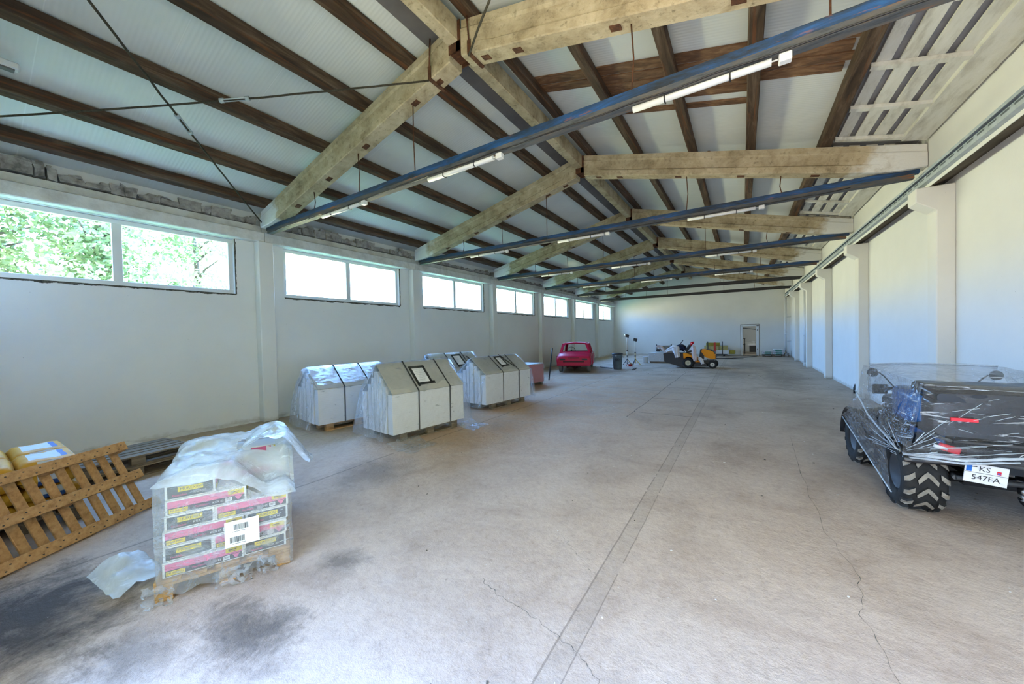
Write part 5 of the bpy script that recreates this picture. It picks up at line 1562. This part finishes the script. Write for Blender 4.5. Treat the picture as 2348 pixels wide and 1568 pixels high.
m = MB(); m.lathe([(.05, -.1), (.09, -.08), (.09, .08), (.05, .1)], 12, (.12, .18, .12), 'X'); m.build('motor', M_BLACK, t)
M_CLOTH = mottled('dirty_white_cloth', [(0.3, (0.56, 0.55, 0.56)), (0.7, (0.72, 0.71, 0.73))], 5, 0.9, bmp=0.3, bscale=12)
M_CLOTHP = mottled('pinkish_white_cloth', [(0.3, (0.56, 0.44, 0.42)), (0.7, (0.70, 0.60, 0.58))], 5, 0.9, bmp=0.3, bscale=12)
def drape(name, label, cat, pts, w, mat, th=.03, seed=0):
    """a cloth hung along a path, in soft folds"""
    m = MB()
    pts = [Vector(p) for p in pts]; n = len(pts) - 1
    def path(s):
        k = min(int(s * n), n - 1); f = s * n - k
        f2 = f * f * (3 - 2 * f) * .5 + f * .5
        return pts[k].lerp(pts[k + 1], f2), (pts[k + 1] - pts[k]).normalized()
    def fn(i, j):
        p, d = path(i)
        s = d.cross(Vector((0, 1, 0)))
        if s.length < .05: s = Vector((1, 0, 0))
        s.normalize(); nn = s.cross(d).normalized()
        if nn.y > 0: nn = -nn
        ww = w * (0.85 + .35 * math.sin(PI * i)) * (1 + .3 * nz(i * 3, seed))
        a = (j - .5) * 2
        bulge = th * (1.6 - 1.6 * a * a)
        return p + s * (a * ww * (1 + .15 * nz(i * 5, j * 4, seed))) + nn * (bulge + th * .55 * math.sin(a * 6 + i * 4 + seed) + th * .8 * nz(a * 3, i * 5, seed + 2)) + d * (.04 * nz(j * 4, seed, 7))
    m.grid(22, 16, fn)
    o = m.build(name, mat); tag(o, label, cat)
    md = o.modifiers.new('thick', 'SOLIDIFY'); md.thickness = .012
    return o
drape('cloth', 'pale cloth draped over the left end of the tile saw', 'cloth', [(-4.2, 22.25, .99), (-3.95, 22.25, .92), (-3.75, 22.2, .70), (-3.4, 22.15, .66)], .07, M_CLOTHP, .035, 4)
t = thing('bucket', 'white bucket standing left of the pale slab stack', 'bucket', (-4.82, 22.2, 0))
m = MB(); m.lathe([(.0, 0.0), (.12, 0), (.15, .36), (.158, .365), (.158, .385), (.14, .385), (.13, .30)], 20); m.build('body', M_PIPE, t)
m = MB(); m.tube([(.157 * math.cos(a), -.01 - .10 * math.sin(a), .36 - .10 * math.sin(a)) for a in [PI * k / 10 for k in range(11)]], .005, 5); m.build('handle', M_STEEL, t)

# ------------------------------------------------------------------ ride-on mower
M_ORANGE = flat('orange_yellow_bodywork', (0.85, 0.29, 0.0), 0.45, spec=0.3)
M_MBLK = flat('black_mower_plastic', (0.02, 0.021, 0.024), 0.4)
M_HUB = flat('cream_hub', (0.55, 0.50, 0.34), 0.5)
mw = thing('ride_on_mower', 'orange and black ride-on mower standing in the middle of the hall', 'mower', (-2.27, 20.05, 0), -0.02)
def mwheel(x, y, R, wd, hub, nm):
    m = MB(); h = wd / 2
    m.lathe([(R * .5, -h), (R * .85, -h), (R * .97, -h * .7), (R, 0), (R * .97, h * .7), (R * .85, h), (R * .5, h)], 30, (x, y, R), 'Y', ring=True); o = m.build(nm, M_RUBBER, mw)
    m = MB(); m.lathe([(.02, -h * 1.04), (R * .2, -h * .9), (R * .44, -h * .86), (R * .5, -h * 1.02), (R * .5, h * 1.02), (R * .44, h * .86), (R * .2, h * .9), (.02, h * 1.04)], 22, (x, y, R), 'Y'); m.build('hub', hub, o)
    m = MB(); m.lathe([(.03, -h * 1.1), (.03, h * 1.1)], 10, (x, y, R), 'Y'); m.build('axle_cap', M_MBLK, o)
for s in (-1, 1):
    mwheel(0.02, s * .38, .255, .20, M_HUB, 'rear_wheel'); mwheel(1.07, s * .38, .195, .14, M_POLEW, 'front_wheel')
def side_prism(name, poly, y, mat, bev=.02, mi=0):
    m = MB(); m.prism(poly, lambda p, t: (p[0], -y if t == 0 else y, p[1])); return m.build(name, mat, mw, bevel=bev, seg=2)
side_prism('grass_collector', [(-1.12, .655), (-1.08, .28), (-1.0, .25), (-.42, .08), (-.20, .08), (-.17, .70), (-.60, .70), (-1.08, .66)], .42, M_MBLK, .014)
side_prism('collector_lid', [(-1.14, .655), (-.17, .70), (-.18, .73), (-.95, .735), (-1.12, .70)], .44, M_BLACK, .01)
side_prism('rear_fender', [(-.20, .74), (-.18, .46), (-.12, .46), (-.06, .53), (.04, .56), (.15, .53), (.25, .45), (.31, .33), (.38, .30), (.60, .30), (.60, .34), (.44, .36), (.30, .58), (.02, .70)], .46, M_ORANGE, .012)
side_prism('hood', [(.62, .93), (.58, .80), (.76, .52), (1.04, .45), (1.17, .45), (1.19, .50), (1.16, .70), (1.10, .80), (.98, .865), (.78, .91)], .26, M_ORANGE, .014)
side_prism('hood_top', [(.80, .904), (.98, .862), (1.10, .795), (1.165, .68), (1.18, .70), (1.13, .82), (1.0, .895), (.80, .935)], .262, M_BLACK, .006)
side_prism('dashboard_column', [(.53, .92), (.47, .42), (.66, .42), (.68, .60), (.66, .93)], .20, M_BLACK, .01)
side_prism('chassis', [(-.15, .20), (-.15, .34), (1.15, .40), (1.15, .26), (.5, .24)], .16, M_MBLK, .01)
side_prism('cutting_deck', [(.28, .10), (.26, .20), (.40, .26), (.80, .24), (.88, .10)], .50, M_MBLK, .02)
m = MB(); m.b2(.98, 1.04, -.30, .30, .16, .24); m.build('front_axle', M_MBLK, mw)
m = MB()                                             # tipped-up seat
R_ = rot('Y', math.radians(-22)); m.box((.08, 0, .80), (.42, .44, .10), rot=rot('Y', math.radians(-12))); m.box((-.02, 0, .98), (.12, .42, .40), rot=rot('Y', math.radians(35)))
m.build('seat', M_BLACK, mw, bevel=.04, seg=3)
m = MB(); cS = Vector((-.28, 0, 1.10)); RS = rot('Y', .25)
m.tube([cS + RS @ Vector((.17 * math.cos(a), .17 * math.sin(a), 0)) for a in [2 * PI * k / 24 for k in range(24)]], .016, 7, closed=True)
m.tube([cS + RS @ Vector((-.16, 0, 0)), cS + RS @ Vector((.16, 0, 0))], .014, 6); m.tube([cS, (-.20, 0, .76)], .025, 8)
m.build('steering_wheel', M_BLACK, mw)
m = MB(); m.box((1.205, 0, .56), (.012, .36, .10)); m.build('grille', M_BLACK, mw)
X0, Y0_ = -2.27, 20.05
drape('coverall', 'white coverall thrown over the grass box of the mower', 'clothing', [(X0 - .98, Y0_ - .2, .79), (X0 - .75, Y0_ - .32, .90), (X0 - .56, Y0_ - .42, 1.0), (X0 - .50, Y0_ - .48, .78), (X0 - .44, Y0_ - .50, .52)], .13, M_CLOTH, .045, 2)
drape('work_trousers', 'pinkish white work trousers hanging from the mower seat', 'clothing', [(X0 + .22, Y0_ - .22, 1.07), (X0 + .27, Y0_ - .40, .90), (X0 + .30, Y0_ - .50, .55), (X0 + .34, Y0_ - .50, .36)], .085, M_CLOTHP, .035, 7)
drape('rag', 'white rag hanging over the mower footrest', 'cloth', [(X0 + .50, Y0_ - .44, .50), (X0 + .58, Y0_ - .50, .44), (X0 + .66, Y0_ - .53, .22)], .07, M_CLOTH, .03, 12)
drape('jacket', 'dark blue jacket heaped behind the mower steering wheel', 'clothing', [(X0 - .62, Y0_ + .10, .80), (X0 - .46, Y0_ + .05, 1.0), (X0 - .30, Y0_ + .0, 1.0), (X0 - .16, Y0_, .86)], .12, flat('dark_blue_cloth', (0.012, 0.018, 0.05), .85), .09, 15)
drape('cap', 'black and red cap hung on top of the mower seat', 'hat', [(X0 + .10, Y0_ - .05, 1.12), (X0 + .17, Y0_ - .05, 1.24), (X0 + .22, Y0_ - .05, 1.20)], .06, M_RED, .06, 19)
m = MB(); m.tube([(X0 - .62, Y0_ - .46, .76), (X0 - .22, Y0_ - .28, 1.36)], .018, 8); o = m.build('broom_handle', M_BLACK); tag(o, 'dark pole leaning on the mower between grass box and steering wheel', 'pole')

# ------------------------------------------------------------------ insulation on a low trolley by the far wall
M_WOOL = mottled('yellow_mineral_wool', [(0.3, (0.36, 0.31, 0.12)), (0.7, (0.56, 0.49, 0.24))], 8, 0.95, bmp=0.4)
M_WOOLD = mottled('yellow_film_pack', [(0.3, (0.26, 0.22, 0.03)), (0.7, (0.46, 0.38, 0.06))], 6, 0.5, bmp=0.3)
t = thing('low_trolley', 'low black trolley with two posts under the insulation by the far wall', 'trolley', (-1.65, 29.7, 0))
m = MB(); m.b2(-.85, .75, -.35, .35, .10, .15); m.build('deck', M_BLACK, t)
for x in (-.6, .55):
    for y in (-.3, .3):
        m = MB(); m.lathe([(.02, -.025), (.05, -.022), (.05, .022), (.02, .025)], 12, (x, y, .05), 'Y'); m.build('castor', M_BLACK, t)
for x in (-.44, .46):
    m = MB(); m.tube([(x, -.34, .15), (x, -.34, 1.05)], .025, 8); m.build('post', M_BLACK, t)
m = MB(); m.b2(-2.50, -.80, 29.38, 30.05, .152, .44); tag(m.build('foam_slab', M_BWHITE, bevel=.01), 'thick white foam slab lying on the low trolley by the far wall', 'insulation slab')
m = MB(); m.b2(-.78, -.42, 29.45, 29.95, .16, .42); o = m.build('wool_roll', M_WOOLD, bevel=.02); tag(o, 'greenish wrapped insulation pack at the right end of the trolley', 'insulation pack')
for k, (x0, x1, z0, z1, mm, lb) in enumerate(((-2.32, -1.40, .442, .74, M_WOOL, 'left block of yellow mineral wool on the white foam slab'), (-1.385, -.88, .442, .74, M_WOOL, 'right block of yellow mineral wool on the white foam slab'), (-2.20, -1.36, .742, .95, M_WOOLD, 'dark yellow insulation pack lying on top of the yellow mineral wool'))):
    m = MB(); m.b2(x0, x1, 29.37 + .03 * k, 29.95, z0, z1); tag(m.build('mineral_wool', mm, bevel=.015), lb, 'insulation pack', 'insulation packs on the trolley')
m = MB(); m.b2(-1.72, -1.60, 29.34, 29.352, .20, .96); m.b2(-1.72, -1.60, 29.352, 29.8, .953, .962); tag(m.build('red_strap', flat('red_webbing', (.62, .05, .03), .7)), 'red strap hanging down the front of the insulation packs', 'strap')

# ------------------------------------------------------------------ white bags by the far right corner, pipes, bits
M_BAGG = flat('green_bag_print', (0.02, 0.30, 0.20), 0.5)
wb_ = bag_mesh(3, .60, .40, .12, [M_BAGW, M_BAGW, M_BAGG])
k = 0
make_pallet('pallet under the white and green bags near the far door', (1.72, 29.75), 0, M_PALLETG)
for z, xs in ((.146, (1.42, 2.03)), (.268, (1.44, 2.02)), (.39, (2.0,))):
    for x in xs:
        o = obj_of('paper_bag', wb_); o.location = (x, 29.72, z)
        tag(o, 'white bag with green print, %s layer%s, near the far door' % (('bottom', 'middle', 'top')[round((z - .146) / .122)], '' if len(xs) == 1 else (' left' if x < 1.7 else ' right')), 'bag', 'white bags near the far door'); k += 1
m = MB(); m.grid(12, 6, lambda i, j: Vector((1.05 + 1.35 * i, 29.46 + .03 * nz(i * 8, j * 4), .03 + .34 * j + .02 * nz(i * 7, j * 5, 3)))); tag(m.build('plastic_sheet', M_FILMB), 'clear plastic sheet over the white bags by the far door', 'plastic sheet')
m = MB()
for q in range(14):
    m.box((2.40 + random.uniform(-.12, .12), 29.6 + random.uniform(-.2, .2), .05 + random.uniform(0, .16)), (.14, .12, .10), rot=rot('Z', random.uniform(0, 3)), jit=.025)
tag(m.build('rubble_heap', M_MASON), 'small heap of rubble in the far right corner', 'rubble', kind='stuff')
def drainpipe(x, y, z1, zc, lab, r=.062):
    t = thing('drain_pipe', lab, 'pipe', (x, y, 0), 0, 'drain pipes on the right wall')
    m = MB(); m.lathe([(r, .02), (r, z1)], 16); m.build('pipe', M_PIPE, t)
    for z in zc:
        m = MB(); m.lathe([(r, z), (r + .018, z + .005), (r + .018, z + .09), (r, z + .10)], 16); m.build('collar', M_PIPE, t)
    m = MB(); m.lathe([(r + .01, 0), (r + .02, .012), (r + .02, .05), (r, .06)], 16); m.build('foot', M_PIPE, t)
    for z in (1.0, 2.6):
        m = MB(); m.b2(r - .01, RWALLX - x - .002, -.015, .015, z, z + .03); m.build('bracket', M_GALV, t)
drainpipe(2.42, 29.9, 3.9, (1.45,), 'white drain pipe standing in the far right corner')
drainpipe(2.60, 22.6, 3.9, (1.45, .06), 'white drain pipe with a collar between the right wall columns', .075)
m = MB(); m.tube([(2.655, 22.45, 3.9), (2.66, 22.45, 2.4), (2.655, 22.47, 1.55)], .012, 6); tag(m.build('grey_cable', M_QGREY), 'thin grey cable running down beside the collared drain pipe', 'cable')
m = MB()
hp = [(.86, 30.3), (.80, 29.6), (.2, 28.4), (-.6, 27.3), (-1.6, 26.8), (-.4, 26.5), (.05, 26.9), (-.9, 26.9), (-1.9, 25.9), (-1.75, 24.5)]
pts = []
for a, b in zip(hp, hp[1:]):
    for q in range(6): pts.append(Vector((a[0] + (b[0] - a[0]) * q / 6 + .05 * nz(a[0] + q, a[1]), a[1] + (b[1] - a[1]) * q / 6, .018)))
m.tube(pts, .016, 6); tag(m.build('hose', M_BLACK), 'black hose snaking across the floor from the far door', 'hose')
t = thing('bottle', 'small dark bottle standing by a column of the right wall', 'bottle', (2.60, 13.4, 0))
m = MB(); m.lathe([(.0, 0.0), (.04, 0), (.042, .16), (.02, .22), (.018, .25)], 14); m.build('body', M_BLACK, t)
m = MB(); m.lathe([(.02, .25), (.022, .28), (.0, .285)], 12); m.build('cap', M_WHITEP, t)
m = MB()                                             # grit, flakes and plaster crumbs on the floor
random.seed(21)
for q in range(330):
    y = random.uniform(1.2, 24); x = random.uniform(-8.5, 2.3)
    if q < 70: x = random.gauss(-2.2, .5); y = random.gauss(18, 1.2)
    s = random.uniform(.004, .011) * (1 if y < 5 else (1.5 if y < 10 else 1.8))
    m.box((x, y, s * .22), (s * random.uniform(.8, 2.0), s, s * .5), rot=rot('Z', random.uniform(0, 3)), jit=s * .15, mi=0 if random.random() < .55 else 1)
tag(m.build('floor_debris', [flat('plaster_crumbs', (.62, .59, .54), .9), flat('dark_crumbs', (.10, .08, .06), .9)]), 'scattered crumbs and flakes on the hall floor', 'debris', kind='stuff')
for pts, wd, nm in ((((-1.66, 2.10), (-1.45, 2.02), (-1.22, 1.99), (-.98, 1.93), (-.76, 1.86), (-.6, 1.72)), .012, 0), (((.66, 7.6), (.60, 5.6), (.61, 4.1), (.70, 3.5), (.62, 3.05), (.66, 2.5), (.74, 2.2)), .010, 1), (((-1.35, 2.9), (-1.0, 2.6), (-.75, 2.45)), .006, 2)):
    m = MB(); n = 70; L_, R__ = [], []
    for k in range(n + 1):
        s = k / n * (len(pts) - 1); i0 = min(int(s), len(pts) - 2); f = s - i0
        p = Vector((pts[i0][0] + (pts[i0 + 1][0] - pts[i0][0]) * f, pts[i0][1] + (pts[i0 + 1][1] - pts[i0][1]) * f, .0015))
        d = Vector((pts[i0 + 1][0] - pts[i0][0], pts[i0 + 1][1] - pts[i0][1], 0)).normalized(); s_ = Vector((-d.y, d.x, 0))
        c_ = s_ * (.03 * nz(k * .33, nm * 7)); w_ = wd * .6 * (.25 + abs(nz(k * .5, nm + 3)) * 1.5) * (0.3 if k in (0, n) else 1)
        L_.append(m.bm.verts.new(p + c_ + s_ * w_ / 2)); R__.append(m.bm.verts.new(p + c_ - s_ * w_ / 2))
    for k in range(n): m.bm.faces.new((L_[k], L_[k + 1], R__[k + 1], R__[k]))
    m.build('crack', M_FOAM, floor, fixn=False)

# ------------------------------------------------------------------ next room, trees outside
t = thing('workbench', 'cluttered pale workbench seen through the far doorway', 'workbench', (.55, YR + 2.6, 0))
m = MB(); m.b2(-.45, .75, -.3, .3, .78, .84); m.build('worktop', M_PAINT, t)
for x in (-.4, .7):
    for y in (-.25, .25):
        m = MB(); m.b2(x - .03, x + .03, y - .03, y + .03, 0, .779); m.build('leg', M_QGREY, t)
m = MB(); m.b2(-.1, .45, -.26, .2, .12, .60); m.build('cabinet', M_QGREY, t)
m = MB(); m.b2(-.2, .6, -.29, -.27, .62, .77); m.build('drawer', M_WHITEP, t)
t = thing('steel_rack', 'dark steel rack seen at the left of the far doorway', 'rack', (-.15, YR + 1.6, 0))
for x in (-.3, .3):
    for y in (-.2, .2):
        m = MB(); m.b2(x - .02, x + .02, y - .02, y + .02, 0, 1.15); m.build('upright', M_BLACK, t)
for z in (.3, .7, 1.15):
    m = MB(); m.b2(-.32, .34, -.22, .22, z, z + .03); m.build('shelf', M_BLACK, t)
m = MB(); m.lathe([(.0, 0), (.14, 0), (.15, .04), (.06, .10), (0, .11)], 14, (.75, YR + 2.55, .842), sx=1.6); tag(m.build('white_bundle', M_CLOTH), 'white bundle lying on the workbench beyond the far door', 'bundle')
m = MB(); m.tube([(-1.0, YR + 2.2, 2.0), (.2, YR + 2.2, 1.95), (1.0, YR + 2.2, 1.82)], .03, 8); tag(m.build('wall_pipe', M_QGREY), 'dark sloping pipe across the room beyond the far door', 'pipe')
m = MB(); m.b2(-1.0, -.96, YR + 2.0, YR + 2.4, 0, 2.03); m.b2(1.0, 1.05, YR + 2.1, YR + 2.3, 0, 1.9); tag(m.build('pipe_stand', M_QGREY), 'grey uprights carrying the sloping pipe beyond the far door', 'stand')

def leaf_mat(name, a, b_):
    m, t, n, b = newmat(name)
    co = coords(t); c = ramp(t, nodenoise(t, co, 3.0, 3), [(.3, a), (.7, b_)])
    link(t, c, b.inputs['Base Color']); b.inputs['Roughness'].default_value = .5
    b.inputs['Transmission Weight'].default_value = 0.0
    return m
M_LEAF = [leaf_mat('pale_sunlit_leaves', (.30, .38, .16), (.62, .68, .46)), leaf_mat('green_leaves', (.10, .16, .06), (.30, .38, .18))]
M_BARK = mottled('bark', [(.3, (.08, .06, .045)), (.7, (.18, .14, .11))], 8, .9)
def tree(x, y, h, rx, lab, seed, n=8000, pale=0.6):
    rnd = random.Random(seed)
    t = thing('tree', lab, 'tree', (x, y, 0), 0, 'trees outside the first window')
    m = MB(); m.tube([(0, 0, 0), (.1, .05, h * .3), (0, .1, h * .6), (.1, 0, h * .9)], [.16, .13, .08, .03], 8)
    for k in range(9):
        a = rnd.uniform(0, 6.28); z = h * rnd.uniform(.35, .8); L = rx * rnd.uniform(.5, .95)
        m.tube([(0.03, .05, z - .3), (L * .5 * math.cos(a), L * .5 * math.sin(a), z + .1), (L * math.cos(a), L * math.sin(a), z + .35)], [.05, .03, .012], 5)
    m.build('trunk', M_BARK, t)
    m = MB()
    cl = [(Vector((rnd.gauss(0, .45) * rx, rnd.gauss(0, .45) * rx, h * rnd.uniform(.30, .95))), rnd.uniform(.35, .75), rnd.random()) for _ in range(60)]
    for q in range(n):
        c_, r_, tn = cl[q % 60]
        d = Vector((rnd.gauss(0, 1), rnd.gauss(0, 1), rnd.gauss(0, 1))); d.normalize()
        p = c_ + d * r_ * rnd.uniform(.5, 1)
        u = Vector((rnd.gauss(0, 1), rnd.gauss(0, 1), rnd.gauss(0, 1))).normalized(); v = u.orthogonal().normalized(); s = rnd.uniform(.04, .085)
        m.face([p - u * s, p + v * s * .55, p + u * s, p - v * s * .55], 0 if tn < pale else 1)
    m.build('foliage', M_LEAF, t, fixn=False)
tree(-14.6, .1, 6.6, 1.5, 'leafy green tree outside the left pane of the first window', 3, 8500, .35)
tree(-14.2, 2.2, 6.4, 1.3, 'pale leafy tree outside the middle of the first window', 5, 8500, .75)
tree(-15.6, 4.6, 6.6, 1.5, 'pale tree outside the right pane of the first window', 8, 8500, .9)
m = MB(); m.b2(-22, -9.7, -6, 34, -.3, -.02); struct(m.build('ground', mottled('meadow_grass', [(.3, (.20, .24, .05)), (.7, (.40, .44, .14))], 2, .9)))
